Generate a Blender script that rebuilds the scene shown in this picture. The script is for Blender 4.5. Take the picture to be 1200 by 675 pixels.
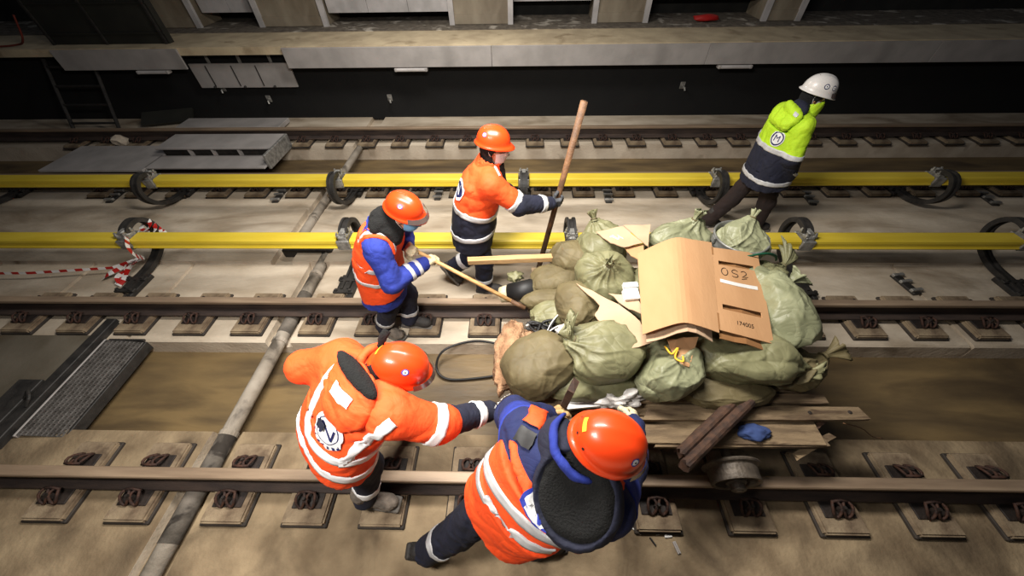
import bpy, bmesh, math, random
import numpy as np
from mathutils import Vector, Matrix, noise
from mathutils.bvhtree import BVHTree

for _o in list(bpy.data.objects):
    bpy.data.objects.remove(_o)
SC = bpy.context.scene
COL = SC.collection
PI = math.pi

# ------------------------------------------------------------------ camera
cam_data = bpy.data.cameras.new('camera')
cam = bpy.data.objects.new('camera', cam_data)
COL.objects.link(cam)
cam_data.sensor_width = 36.0
cam_data.lens = 414.896 / 1200 * 36.0
cam_data.clip_start = 0.05
def _camera_matrix(H, D, pitch, yaw, roll):
    f = Vector((0, math.cos(pitch), -math.sin(pitch)))
    r = Vector((1, 0, 0))
    d = f.cross(r)
    Rz = Matrix.Rotation(yaw, 3, 'Z')
    f, r, d = Rz @ f, Rz @ r, Rz @ d
    c, s = math.cos(roll), math.sin(roll)
    r2, d2 = c * r + s * d, -s * r + c * d
    M = Matrix((r2, -d2, -f)).transposed().to_4x4()
    M.translation = Vector((0, -D, H))
    return M
cam.matrix_world = _camera_matrix(2.66978572, 0.683453791, 0.827928761, 0.0318025987, 0.019589478)
SC.camera = cam

# ------------------------------------------------------------------ light
world = bpy.data.worlds.new('world')
SC.world = world
world.use_nodes = True
world.node_tree.nodes['Background'].inputs[0].default_value = (0.80, 0.86, 1.0, 1)
world.node_tree.nodes['Background'].inputs[1].default_value = 0.045
SC.view_settings.view_transform = 'Standard'
SC.view_settings.look = 'None'
SC.view_settings.gamma = 1.0
SC.view_settings.use_curve_mapping = False
SC.view_settings.exposure = 0.12

def area_light(name, loc, target, sx, sy, power, color, spread=PI):
    d = bpy.data.lights.new(name, 'AREA')
    d.shape = 'RECTANGLE'; d.size = sx; d.size_y = sy
    d.energy = power; d.color = color; d.spread = spread
    o = bpy.data.objects.new(name, d); COL.objects.link(o)
    o.location = loc
    o.rotation_euler = (Vector(target) - Vector(loc)).to_track_quat('-Z', 'Y').to_euler()
    return o
area_light('ceiling_lamp', (-0.25, 1.25, 3.3), (-0.2, 1.8, 0), 1.6, 0.5, 205, (1.0, 0.95, 0.885))
area_light('ceiling_lamp', (-1.2, 4.8, 3.5), (-0.9, 5.8, 0), 2.2, 0.4, 100, (1.0, 0.95, 0.885))
area_light('ceiling_lamp', (-1.3, -0.5, 3.1), (-1.1, 0.6, 0), 1.0, 0.4, 50, (1.0, 0.95, 0.885), 2.1)

# ------------------------------------------------------------------ materials
def lin(c):
    def f(v):
        v /= 255.0
        return v / 12.92 if v <= 0.04045 else ((v + 0.055) / 1.055) ** 2.4
    return (f(c[0]), f(c[1]), f(c[2]), 1.0)
MATS = {}
def mat(name, c1, c2=None, rough=0.7, scale=6.0, bump=0.0, bscale=40.0, metal=0.0, spots=None, sscale=3.0, slo=0.55, shi=0.65, coat=0.0, stretch=None, spec=None, detail=6, crease=None):
    """procedural material: noise mix of two colours, optional patches of a third, optional bump"""
    if name in MATS: return MATS[name]
    m = bpy.data.materials.new(name); m.use_nodes = True
    nt = m.node_tree; N = nt.nodes; L = nt.links
    b = N['Principled BSDF']
    b.inputs['Roughness'].default_value = rough
    b.inputs['Metallic'].default_value = metal
    if spec is not None: b.inputs['Specular IOR Level'].default_value = spec
    if coat: b.inputs['Coat Weight'].default_value = coat
    tc = N.new('ShaderNodeTexCoord')
    vec = tc.outputs['Object']
    if stretch:
        mp = N.new('ShaderNodeMapping'); mp.inputs['Scale'].default_value = stretch
        L.new(vec, mp.inputs[0]); vec = mp.outputs[0]
    c2 = c2 or c1
    n = N.new('ShaderNodeTexNoise'); n.inputs['Scale'].default_value = scale; n.inputs['Detail'].default_value = detail
    L.new(vec, n.inputs['Vector'])
    r = N.new('ShaderNodeValToRGB')
    r.color_ramp.elements[0].position = 0.35; r.color_ramp.elements[1].position = 0.65
    r.color_ramp.elements[0].color = lin(c1); r.color_ramp.elements[1].color = lin(c2)
    L.new(n.outputs[0], r.inputs[0])
    out = r.outputs[0]
    if spots:
        n2 = N.new('ShaderNodeTexNoise'); n2.inputs['Scale'].default_value = sscale; n2.inputs['Detail'].default_value = 8
        n2.inputs['Distortion'].default_value = 0.6
        L.new(vec, n2.inputs['Vector'])
        r2 = N.new('ShaderNodeValToRGB')
        r2.color_ramp.elements[0].position = slo; r2.color_ramp.elements[1].position = shi
        r2.color_ramp.elements[0].color = (0, 0, 0, 1); r2.color_ramp.elements[1].color = (1, 1, 1, 1)
        L.new(n2.outputs[0], r2.inputs[0])
        mx = N.new('ShaderNodeMix'); mx.data_type = 'RGBA'
        L.new(r2.outputs[0], mx.inputs[0]); L.new(out, mx.inputs[6]); mx.inputs[7].default_value = lin(spots)
        out = mx.outputs[2]
    L.new(out, b.inputs['Base Color'])
    if bump:
        nb = N.new('ShaderNodeTexNoise'); nb.inputs['Scale'].default_value = bscale; nb.inputs['Detail'].default_value = 5
        L.new(vec, nb.inputs['Vector'])
        bp = N.new('ShaderNodeBump'); bp.inputs['Strength'].default_value = bump; bp.inputs['Distance'].default_value = 0.02
        L.new(nb.outputs[0], bp.inputs['Height']); L.new(bp.outputs[0], b.inputs['Normal'])
    if crease:
        # sharp fold lines: |noise - 0.5| of a warped noise, twice
        prev = b.inputs['Normal'].links[0].from_socket if b.inputs['Normal'].links else None
        for sc, st in ((crease[0], crease[1]), (crease[0] * 2.3, crease[1] * 0.6)):
            nz = N.new('ShaderNodeTexNoise'); nz.inputs['Scale'].default_value = sc; nz.inputs['Detail'].default_value = 2; nz.inputs['Distortion'].default_value = 1.2
            L.new(vec, nz.inputs['Vector'])
            su = N.new('ShaderNodeMath'); su.operation = 'SUBTRACT'; su.inputs[1].default_value = 0.5; L.new(nz.outputs[0], su.inputs[0])
            ab = N.new('ShaderNodeMath'); ab.operation = 'ABSOLUTE'; L.new(su.outputs[0], ab.inputs[0])
            pw = N.new('ShaderNodeMath'); pw.operation = 'POWER'; pw.inputs[1].default_value = 0.6; L.new(ab.outputs[0], pw.inputs[0])
            bq = N.new('ShaderNodeBump'); bq.inputs['Strength'].default_value = st; bq.inputs['Distance'].default_value = crease[2]
            L.new(pw.outputs[0], bq.inputs['Height'])
            if prev is not None: L.new(prev, bq.inputs['Normal'])
            prev = bq.outputs[0]
        L.new(prev, b.inputs['Normal'])
    MATS[name] = m
    return m

M_bed = mat('trackbed_concrete', (210, 196, 175), (176, 160, 138), 0.9, 2.6, 0.35, 25, spots=(134, 116, 94), sscale=1.5, slo=0.53, shi=0.72, stretch=(0.5, 1.3, 1))
M_bednear = mat('worn_concrete', (160, 140, 110), (118, 100, 76), 0.9, 3.4, 0.4, 30, spots=(78, 64, 47), sscale=2.2, slo=0.50, shi=0.72)
M_trough = mat('wet_channel_concrete', (126, 105, 70), (94, 78, 54), 0.55, 2.4, 0.2, 16, spots=(74, 60, 42), sscale=1.6, slo=0.5, shi=0.7, stretch=(0.5, 2.0, 1))
M_step = mat('pale_concrete', (212, 198, 178), (188, 172, 152), 0.9, 3.0, 0.3, 30, spots=(128, 112, 92), sscale=2.0, slo=0.6, shi=0.75)
M_railhead = mat('rail_head_steel', (164, 142, 118), (134, 114, 94), 0.5, 5, 0.1, 60, metal=0.15, stretch=(0.3, 3, 3))
M_railweb = mat('rail_rust', (72, 58, 50), (50, 40, 36), 0.8, 8, 0.3, 50, stretch=(0.4, 2, 2))
M_block = mat('sleeper_block_concrete', (152, 134, 108), (114, 96, 76), 0.9, 7, 0.35, 50, spots=(84, 68, 52), sscale=5, slo=0.55, shi=0.7)
M_rubber = mat('black_rubber', (62, 54, 46), (44, 38, 33), 0.8, 9)
M_clip = mat('rusty_spring_steel', (70, 42, 28), (44, 28, 22), 0.75, 30, 0.3, 90)
M_plate = mat('oily_baseplate', (46, 36, 30), (30, 24, 21), 0.7, 20, 0.3, 70)
M_yellow = mat('yellow_cover', (226, 200, 66), (214, 186, 50), 0.5, 4, 0.05, 30, spots=(196, 170, 64), sscale=3, slo=0.62, shi=0.8, stretch=(0.4, 3, 3))
M_steel = mat('galvanised_steel', (176, 174, 168), (128, 126, 122), 0.45, 18, 0.2, 60, metal=0.5)
M_dark = mat('dark_painted_steel', (52, 49, 46), (34, 32, 30), 0.6, 12, 0.2, 50)
M_black = mat('black_plastic', (20, 20, 21), (28, 27, 27), 0.55, 12)
M_pipe = mat('cement_dusted_pipe', (168, 158, 144), (138, 128, 114), 0.75, 5, 0.2, 40, spots=(84, 76, 66), sscale=4, slo=0.55, shi=0.68)
M_platform = mat('platform_edge_slab', (214, 196, 162), (186, 168, 138), 0.85, 3, 0.2, 30, spots=(146, 126, 98), sscale=2.2, slo=0.6, shi=0.75)
M_rough = mat('unfinished_platform_concrete', (128, 118, 104), (92, 84, 74), 0.95, 9, 0.6, 40, spots=(196, 188, 174), sscale=3, slo=0.58, shi=0.68)
M_fascia = mat('grey_fascia_panel', (178, 172, 168), (160, 155, 151), 0.7, 3, 0.1, 30, spots=(140, 136, 132), sscale=1.5, slo=0.62, shi=0.8)
M_void = mat('black_waterproofing', (9, 9, 10), (14, 14, 14), 0.9, 3, 0.2, 20)
M_panelwhite = mat('pale_stone_panel', (205, 200, 198), (180, 176, 173), 0.5, 4)
M_brownwall = mat('bronze_column_panel', (160, 148, 128), (126, 114, 96), 0.45, 3, spots=(160, 148, 130), sscale=2, slo=0.6, shi=0.8, stretch=(1, 1, 0.4))
M_darkwall = mat('dark_recess', (44, 44, 40), (30, 30, 28), 0.85, 3)
M_cabinet = mat('dark_green_grey_panel', (44, 44, 38), (34, 34, 30), 0.6, 3)
M_wood = mat('raw_plank', (196, 160, 112), (168, 132, 88), 0.8, 4, 0.3, 60, spots=(120, 92, 62), sscale=5, slo=0.6, shi=0.72, stretch=(0.6, 6, 6))
M_wooddirty = mat('dirty_plank', (150, 128, 98), (108, 90, 68), 0.85, 5, 0.4, 60, spots=(84, 66, 48), sscale=6, slo=0.52, shi=0.68, stretch=(0.7, 4, 4))
M_wooddark = mat('dark_timber', (84, 58, 42), (52, 36, 28), 0.75, 5, 0.4, 60, stretch=(4, 4, 4))
M_rod = mat('rusty_steel_rod', (128, 92, 62), (86, 62, 44), 0.65, 12, 0.3, 60)
M_wheel = mat('dusty_cast_iron', (104, 94, 82), (74, 66, 58), 0.55, 14, 0.25, 60, metal=0.3)
M_card = mat('corrugated_cardboard', (190, 146, 104), (182, 138, 96), 0.85, 3, 0.08, 30, stretch=(2, 0.6, 2))
M_cardpale = mat('pale_cardboard', (196, 166, 136), (182, 152, 122), 0.85, 4)
M_cardshade = mat('cardboard_slot_shade', (150, 106, 62), (136, 94, 54), 0.9, 6)  # shaded copy of the card, slot shadow put into the colour
M_bag = mat('green_woven_sack', (132, 130, 96), (106, 104, 74), 0.5, 5, 0.12, 260, spots=(158, 154, 116), sscale=3, slo=0.58, shi=0.8, crease=(2.6, 0.30, 0.05))
M_bagpale = mat('pale_green_sack', (152, 154, 122), (126, 128, 98), 0.45, 5, 0.12, 260, spots=(180, 180, 146), sscale=3, slo=0.58, shi=0.8, crease=(2.6, 0.34, 0.06))
M_bagdark = mat('damp_olive_sack', (108, 97, 66), (88, 78, 53), 0.65, 5, 0.15, 260, spots=(114, 100, 70), sscale=3, slo=0.55, shi=0.8, crease=(2.6, 0.22, 0.04))
M_white = mat('white_plastic', (236, 234, 230), (222, 220, 216), 0.5, 8)
M_film = mat('crumpled_clear_film', (222, 218, 214), (196, 190, 184), 0.25, 12, 0.4, 60)
M_foam = mat('orange_brown_foam', (180, 142, 108), (140, 104, 74), 0.95, 12, 0.8, 60, spots=(120, 80, 50), sscale=14, slo=0.58, shi=0.7)
M_red = mat('red_plastic', (186, 34, 28), (170, 28, 24), 0.5, 8)
M_blue = mat('blue_cloth', (58, 78, 128), (44, 60, 104), 0.9, 12)
M_zinc = mat('ribbed_zinc', (150, 150, 146), (112, 112, 108), 0.45, 10, 0.2, 40, metal=0.35)

# people
M_orange = mat('hi_vis_orange', (255, 88, 30), (250, 80, 24), 0.75, 5, 0.12, 300, crease=(5, 0.22, 0.03))
M_navy = mat('navy_workwear', (27, 30, 50), (21, 24, 41), 0.85, 8, 0.15, 300, crease=(5, 0.22, 0.03))
M_royal = mat('royal_blue_workwear', (38, 56, 150), (30, 46, 128), 0.85, 8, 0.15, 300, crease=(5, 0.22, 0.03))
M_midblue = mat('dark_blue_workwear', (28, 38, 86), (22, 31, 72), 0.85, 8, 0.15, 300, crease=(5, 0.22, 0.03))
M_lime = mat('hi_vis_lime', (192, 232, 42), (180, 220, 34), 0.75, 6, 0.12, 300, crease=(5, 0.22, 0.03))
M_brown = mat('dark_brown_trousers', (42, 28, 24), (32, 22, 20), 0.9, 8)
M_fleece = mat('black_fleece', (13, 13, 13), (19, 19, 18), 1.0, 30, 0.6, 120)
M_refl = mat('reflective_tape', (204, 204, 204), (182, 182, 184), 0.35, 20, 0.05, 200)
M_refllit = mat('lit_reflective_tape', (244, 244, 244), (228, 228, 230), 0.35, 20, 0.05, 200)  # lit copy of the tape, its glare put into the colour
M_hat = mat('orange_helmet_shell', (248, 72, 24), (242, 66, 20), 0.32, 3, coat=0.2)
M_hatwhite = mat('white_helmet_shell', (228, 224, 220), (214, 210, 206), 0.35, 6, coat=0.2)
M_skin = mat('skin', (206, 148, 116), (190, 130, 100), 0.6, 20, 0.1, 120)
M_hair = mat('dark_hair', (22, 17, 14), (30, 23, 19), 0.8, 60)
M_cream = mat('cream_cotton_glove', (226, 214, 178), (206, 192, 154), 0.95, 40, 0.5, 160)
M_tan = mat('tan_leather_glove', (206, 170, 116), (180, 140, 92), 0.85, 30, 0.4, 120)
M_greyglove = mat('grey_coated_glove', (84, 86, 90), (48, 50, 54), 0.8, 24, 0.4, 120)
M_boot = mat('dusty_black_boot', (44, 42, 42), (58, 54, 50), 0.7, 14, 0.3, 60)
M_bootgrey = mat('grey_dusty_boot', (134, 122, 110), (92, 84, 76), 0.8, 16, 0.5, 60)
M_sole = mat('grey_boot_sole', (112, 106, 98), (84, 80, 76), 0.85, 16)
M_maskblue = mat('light_blue_mask', (120, 176, 214), (108, 164, 204), 0.85, 10)
M_maskwhite = mat('white_mask', (232, 230, 228), (216, 214, 214), 0.85, 10)
M_emnavy = mat('emblem_navy', (28, 34, 84), (28, 34, 84), 0.6)
M_emwhite = mat('emblem_white', (232, 232, 232), (232, 232, 232), 0.6)
M_emblue = mat('emblem_blue', (42, 58, 156), (42, 58, 156), 0.6)
M_label = mat('yellow_label', (244, 190, 50), (244, 190, 50), 0.6)
M_ink = mat('black_ink', (44, 28, 16), (44, 28, 16), 0.8)
M_visor = mat('smoked_visor', (96, 84, 80), (96, 84, 80), 0.15)
M_eye = mat('eye', (236, 232, 226), (236, 232, 226), 0.3)

# ------------------------------------------------------------------ object helpers
ORIGIN = {}
def thing(name, label, cat, loc=(0, 0, 0), group=None):
    o = bpy.data.objects.new(name, None); COL.objects.link(o)
    o.empty_display_size = 0.1
    o.location = loc
    o['label'] = label; o['category'] = cat
    if group: o['group'] = group
    ORIGIN[o] = Vector(loc)
    return o
def tag(o, label, cat, group=None, kind=None):
    if label: o['label'] = label
    if cat: o['category'] = cat
    if group: o['group'] = group
    if kind: o['kind'] = kind
    return o
def link_mesh(name, me, mats, parent=None, smooth=True, at=None):
    """mesh given in world coordinates; top-level objects get their origin at the base centre"""
    if not isinstance(mats, (list, tuple)): mats = [mats]
    for m in mats: me.materials.append(m)
    o = bpy.data.objects.new(name, me); COL.objects.link(o)
    n = len(me.vertices)
    co = np.empty(n * 3); me.vertices.foreach_get('co', co); co = co.reshape(-1, 3)
    if parent is not None:
        off = np.array(ORIGIN[parent]); ORIGIN[o] = ORIGIN[parent]; o.parent = parent
    else:
        if at is None:
            lo, hi = co.min(0), co.max(0)
            at = ((lo[0] + hi[0]) / 2, (lo[1] + hi[1]) / 2, lo[2])
        off = np.array(at); o.location = at; ORIGIN[o] = Vector(at)
    me.vertices.foreach_set('co', (co - off).ravel())
    if smooth:
        me.polygons.foreach_set('use_smooth', [True] * len(me.polygons))
    me.update()
    return o
def from_data(name, verts, faces, mats, parent=None, smooth=True, at=None, fm=None):
    me = bpy.data.meshes.new(name)
    me.from_pydata([tuple(map(float, v)) for v in verts], [], [tuple(map(int, f)) for f in faces])
    if fm is not None: me.polygons.foreach_set('material_index', list(map(int, fm)))
    return link_mesh(name, me, mats, parent, smooth, at)
class MB:
    """collects shapes, then links them as ONE mesh object"""
    def __init__(s): s.bm = bmesh.new(); s.mi = 0
    def _done(s, f): f.material_index = s.mi; return f
    def poly(s, pts, faces):
        vs = [s.bm.verts.new(Vector(p)) for p in pts]
        for f in faces:
            try: s._done(s.bm.faces.new([vs[i] for i in f]))
            except ValueError: pass
        return vs
    def box(s, c, size, R=None, bev=0.0, seg=1):
        h = Vector(size) / 2
        R = R or Matrix.Identity(3)
        t = bmesh.new()
        bmesh.ops.create_cube(t, size=1.0)
        for v in t.verts: v.co = Vector((v.co.x * size[0], v.co.y * size[1], v.co.z * size[2]))
        if bev:
            bmesh.ops.bevel(t, geom=list(t.edges), offset=bev, segments=seg, affect='EDGES')
        c = Vector(c)
        mp = {v: s.bm.verts.new(c + R @ v.co) for v in t.verts}
        for f in t.faces: s._done(s.bm.faces.new([mp[v] for v in f.verts]))
        t.free()
    def tube(s, pts, r, n=10, cap=True, closed=False, flat=None):
        pts = [Vector(p) for p in pts]
        k = len(pts)
        rs = r if isinstance(r, (list, tuple)) else [r] * k
        rings = []
        prev = None
        for i, p in enumerate(pts):
            if closed: t = (pts[(i + 1) % k] - pts[i - 1])
            else: t = pts[min(i + 1, k - 1)] - pts[max(i - 1, 0)]
            t.normalize()
            if prev is None:
                a = Vector((0, 0, 1)) if abs(t.z) < 0.9 else Vector((1, 0, 0))
                u = (a - t * a.dot(t)).normalized()
            else:
                u = (prev - t * prev.dot(t)).normalized()
            prev = u
            w = t.cross(u)
            fl = flat or 1.0
            rings.append([s.bm.verts.new(p + (u * math.cos(2 * PI * j / n) + w * math.sin(2 * PI * j / n) * fl) * rs[i]) for j in range(n)])
        m = k if closed else k - 1
        for i in range(m):
            A, B = rings[i], rings[(i + 1) % k]
            for j in range(n):
                s._done(s.bm.faces.new((A[j], A[(j + 1) % n], B[(j + 1) % n], B[j])))
        if cap and not closed:
            s._done(s.bm.faces.new(rings[0][::-1])); s._done(s.bm.faces.new(rings[-1]))
    def lathe(s, prof, c, axis=(0, 0, 1), n=24, cap=True):
        """prof: list of (radius, height along axis)"""
        ax = Vector(axis).normalized()
        a = Vector((0, 0, 1)) if abs(ax.z) < 0.9 else Vector((1, 0, 0))
        u = (a - ax * a.dot(ax)).normalized(); w = ax.cross(u); c = Vector(c)
        rings = [[s.bm.verts.new(c + ax * h + (u * math.cos(2 * PI * j / n) + w * math.sin(2 * PI * j / n)) * max(r, 1e-4)) for j in range(n)] for r, h in prof]
        for A, B in zip(rings, rings[1:]):
            for j in range(n):
                s._done(s.bm.faces.new((A[j], A[(j + 1) % n], B[(j + 1) % n], B[j])))
        if cap:
            s._done(s.bm.faces.new(rings[0][::-1])); s._done(s.bm.faces.new(rings[-1]))
    def prism(s, outline, d):
        """extrude a planar 3D outline by vector d"""
        d = Vector(d); n = len(outline)
        A = [s.bm.verts.new(Vector(p)) for p in outline]
        B = [s.bm.verts.new(Vector(p) + d) for p in outline]
        for i in range(n):
            s._done(s.bm.faces.new((A[i], A[(i + 1) % n], B[(i + 1) % n], B[i])))
        s._done(s.bm.faces.new(A[::-1])); s._done(s.bm.faces.new(B))
    def build(s, name, mats, parent=None, smooth=False, at=None, bevel=0.0, recalc=True):
        if bevel:
            es = [e for e in s.bm.edges if len(e.link_faces) == 2 and e.calc_face_angle(0) > 0.6]
            bmesh.ops.bevel(s.bm, geom=es, offset=bevel, segments=2, affect='EDGES', clamp_overlap=True)
        if recalc: bmesh.ops.recalc_face_normals(s.bm, faces=list(s.bm.faces))
        me = bpy.data.meshes.new(name)
        s.bm.to_mesh(me); s.bm.free()
        o = link_mesh(name, me, mats, parent, smooth, at)
        return o
def copy_tree(o, parent=None):
    c = o.copy(); COL.objects.link(c)
    if parent is not None: c.parent = parent
    for ch in o.children: copy_tree(ch, c)
    return c
def catmull(P, n=8, closed=False):
    P = [Vector(p) for p in P]; out = []
    k = len(P)
    for i in range(k if closed else k - 1):
        p0 = P[i - 1] if (closed or i > 0) else P[0] * 2 - P[1]
        p1 = P[i]; p2 = P[(i + 1) % k]
        p3 = P[(i + 2) % k] if (closed or i + 2 < k) else P[-1] * 2 - P[-2]
        for j in range(n):
            t = j / n
            out.append(0.5 * ((2 * p1) + (p2 - p0) * t + (2 * p0 - 5 * p1 + 4 * p2 - p3) * t * t + (3 * p1 - p0 - 3 * p2 + p3) * t ** 3))
    if not closed: out.append(P[-1])
    return out
# ------------------------------------------------------------------ setting
R1, R2, R3, R4 = 0.0, 1.595, 4.039, 5.634
GZ = -0.25
XA, XB = -13.0, 13.0
# (y, z, material of the strip that follows)
PROFILE = [(-1.05, GZ, 0), (0.30, GZ, 0), (0.38, GZ - 0.01, 1), (0.39, -0.42, 2), (0.80, -0.44, 2), (1.24, -0.42, 1), (1.255, GZ - 0.012, 3), (1.28, GZ, 3),
           (2.36, GZ, 1), (2.385, -0.215, 3), (3.46, -0.215, 1), (3.48, -0.24, 3), (4.46, GZ, 1), (4.48, -0.50, 2), (5.42, -0.50, 1), (5.44, GZ, 3), (7.2, GZ, 3)]
def floor_mesh():
    mb = MB()
    cuts = sorted([XA, -6.40, -6.34, -5.20, -5.15, -3.98, -3.93, -3.0, -2.74, -2.53, -2.28, 1.9, 1.94, 4.3, 4.34, XB])
    def low(x0, x1):
        if (x0, x1) == (-2.53, -2.28): return lambda y: 0.075 if (y < 0.39 or 1.25 < y < 2.37) else 0
        if (x0, x1) == (-3.0, -2.74): return lambda y: 0.075 if (2.37 < y < 4.47 or y > 5.43) else 0
        if x1 - x0 < 0.07: return lambda y: 0.03 if 1.25 < y < 2.37 else 0
        return lambda y: 0
    for x0, x1 in zip(cuts, cuts[1:]):
        f = low(x0, x1)
        top = [(y, z - f(y)) for y, z, m in PROFILE]
        n = len(top)
        A = [mb.bm.verts.new((x0, y, z)) for y, z in top]; B = [mb.bm.verts.new((x1, y, z)) for y, z in top]
        a0 = mb.bm.verts.new((x0, top[0][0], -0.8)); a1 = mb.bm.verts.new((x0, top[-1][0], -0.8))
        b0 = mb.bm.verts.new((x1, top[0][0], -0.8)); b1 = mb.bm.verts.new((x1, top[-1][0], -0.8))
        for i in range(n - 1):
            q = mb.bm.faces.new((A[i], B[i], B[i + 1], A[i + 1])); q.material_index = PROFILE[i][2]
        mb.bm.faces.new([a0] + A + [a1]).material_index = 3
        mb.bm.faces.new(([b0] + B + [b1])[::-1]).material_index = 3
        mb.bm.faces.new((a0, b0, b1, a1)); mb.bm.faces.new((a0, A[0], B[0], b0)); mb.bm.faces.new((a1, b1, B[-1], A[-1]))
    return mb.build('floor', [M_bednear, M_step, M_trough, M_bed], at=(0, 0, GZ))
tag(floor_mesh(), None, None, kind='structure')
def struct(name, mb, m, **k):
    return tag(mb.build(name, m, **k), None, None, kind='structure')
PZ = 1.04
mb = MB(); mb.box((0, 6.75, 0.32), (26, 0.1, 1.2)); struct('wall_far', mb, M_void)
mb = MB(); mb.box((0, 6.98, PZ - 0.06), (26, 1.06, 0.12)); struct('trim_1', mb, M_platform)
mb = MB(); mb.box((0, 8.16, PZ - 0.11), (26, 1.3, 0.2)); mb.box((0, 7.6, PZ - 0.005), (26, 0.3, 0.03)); struct('trim_2', mb, M_rough)
mb = MB(); mb.box((0, 8.85, 2.0), (26, 0.1, 2.3)); struct('wall_far', mb, M_darkwall)
for x, nm in ((XA, 'wall_left'), (XB, 'wall_right')):
    mb = MB(); mb.box((x, 3.5, 2.2), (0.1, 11.5, 6.0)); struct(nm, mb, M_darkwall)
# near platform under the viewer
mb = MB(); mb.box((0, -2.0, PZ - 0.1), (26, 2.1, 0.2)); struct('trim_3', mb, M_platform)
mb = MB(); mb.box((0, -1.1, 0.3), (26, 0.1, 1.2)); struct('wall_near', mb, M_void)

# fascia panels hung under the far platform edge
def fascia(x0, x1, label):
    mb = MB(); mb.box(((x0 + x1) / 2, 6.43, 0.87), (x1 - x0 - 0.006, 0.036, 0.31), bev=0.004)
    tag(mb.build('fascia_panel', M_fascia), label, 'panel', 'fascia panels under the platform edge')
fascia(-8.25, -5.98, 'short grey fascia panel under platform edge, left of the open gap')
for i, (a, b) in enumerate(((-4.14, -0.5), (-0.5, 3.2), (3.2, 7.0), (7.0, 12.5))):
    fascia(a, b, ['grey fascia panel under platform edge, just right of the open gap', 'grey fascia panel under platform edge above the long steel pole',
                  'grey fascia panel under platform edge above the white-helmeted worker', 'dim grey fascia panel under platform edge at the far right'][i])
# panel hanging back in the gap
t = thing('hanging_panel', 'grey panel hanging in the gap of the platform fascia on steel hangers', 'panel', (-5.15, 6.62, 0.34))
mb = MB(); mb.box((-5.15, 6.62, 0.55), (1.86, 0.04, 0.40), bev=0.004); mb.build('panel', M_fascia, t)
for x in (-5.78, -5.3, -4.85):
    mb = MB(); mb.box((x, 6.595, 0.55), (0.014, 0.012, 0.34)); mb.build('seam_strip', M_dark, t)
for x in (-5.7, -5.12, -4.55):
    mb = MB(); mb.box((x, 6.64, 0.84), (0.05, 0.02, 0.26)); mb.build('hanger', M_steel, t)
    mb = MB(); mb.lathe([(0.02, 0), (0.02, 0.03), (0.008, 0.04)], (x - 0.1, 6.6, 0.37), (0, -1, 0), 8); mb.build('bolt', M_dark, t)
for x, lb in ((-1.95, 'pale batten lamp under platform edge, left of the orange-jacketed workers'), (3.75, 'pale batten lamp under platform edge, beside the white helmet'), (-6.65, 'pale batten lamp under platform edge at the far left')):
    t = thing('batten_lamp', lb, 'lamp', (x, 6.44, 0.65), 'batten lamps under the platform edge')
    mb = MB(); mb.box((x, 6.44, 0.675), (0.56, 0.10, 0.05), bev=0.012); mb.build('housing', M_panelwhite, t)
    for s in (-1, 1):
        mb = MB(); mb.box((x + s * 0.27, 6.44, 0.675), (0.05, 0.105, 0.055), bev=0.01); mb.build('end_cap', M_fascia, t)
for x, z, lb in ((-5.75, 0.32, 'small pale bracket on dark wall left below the hanging panel'), (-4.95, 0.12, 'small pale bracket on dark wall under the hanging panel'), (-2.55, 0.12, 'small pale bracket on dark wall above the left contact clamp'), (3.05, 0.3, 'small pale bracket on dark wall left of the white helmet')):
    t = thing('wall_bracket', lb, 'bracket', (x, 6.67, z), 'small brackets on the dark wall')
    mb = MB(); mb.box((x, 6.69, z), (0.09, 0.02, 0.12), bev=0.005); mb.build('back_plate', M_steel, t)
    mb = MB(); mb.tube([(x, 6.68, z), (x + 0.02, 6.60, z - 0.02), (x + 0.03, 6.58, z - 0.06)], 0.016, 8); mb.build('hook', M_steel, t)

# columns, wall panels and recess behind the platform
for i, (x0, x1) in enumerate(((-7.35, -6.5), (-5.2, -3.9), (-1.36, -0.2), (1.45, 2.45), (4.75, 5.4))):
    mb = MB(); mb.box(((x0 + x1) / 2, 8.35, 2.0), (x1 - x0, 0.75, 2.0)); mb.box(((x0 + x1) / 2, 8.34, 1.12), (x1 - x0 + 0.01, 0.77, 0.16))
    struct('trim_%d' % (i + 4), mb, M_brownwall)
    mb = MB()
    for x in (x0, x1): mb.box((x, 7.96, 2.0), (0.10, 0.07, 2.0))
    struct('trim_%d' % (i + 14), mb, M_panelwhite)
for i, (x0, x1, y, z0) in enumerate(((-8.8, -7.4, 8.3, 1.40), (-6.45, -5.25, 8.2, 1.24), (-3.85, -1.42, 8.15, 1.22), (-0.15, 1.40, 8.3, 1.34), (2.5, 4.7, 8.3, 1.34))):
    mb = MB()
    k = max(1, round((x1 - x0) / 0.8)); w = (x1 - x0) / k
    for j in range(k): mb.box((x0 + w * (j + .5), y, z0 + 0.8), (w - 0.008, 0.08, 1.6))
    struct('trim_%d' % (i + 9), mb, M_panelwhite)
mb = MB(); mb.box((-7.35, 6.78, 1.94), (2.15, 0.12, 1.8)); mb.box((-7.35, 6.71, 1.2), (2.16, 0.02, 0.03)); mb.box((-7.35, 6.71, 1.62), (2.16, 0.03, 0.02))
t = thing('steel_cabinet', 'dark grey-green panel cabinet standing on the platform at the upper left', 'cabinet', (-7.35, 6.75, PZ))
mb.build('body', M_cabinet, t, bevel=0.004)
for x in (-8.38, -7.4, -6.32):
    mb = MB(); mb.box((x, 6.70, 1.94), (0.04, 0.03, 1.8)); mb.build('edge_strip', M_dark, t)
mb = MB(); mb.tube(catmull([(-9.6, 6.52, 1.06), (-9.0, 6.6, 1.07), (-8.7, 6.55, 1.16), (-8.55, 6.6, 1.5)], 6), 0.014, 8)
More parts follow.
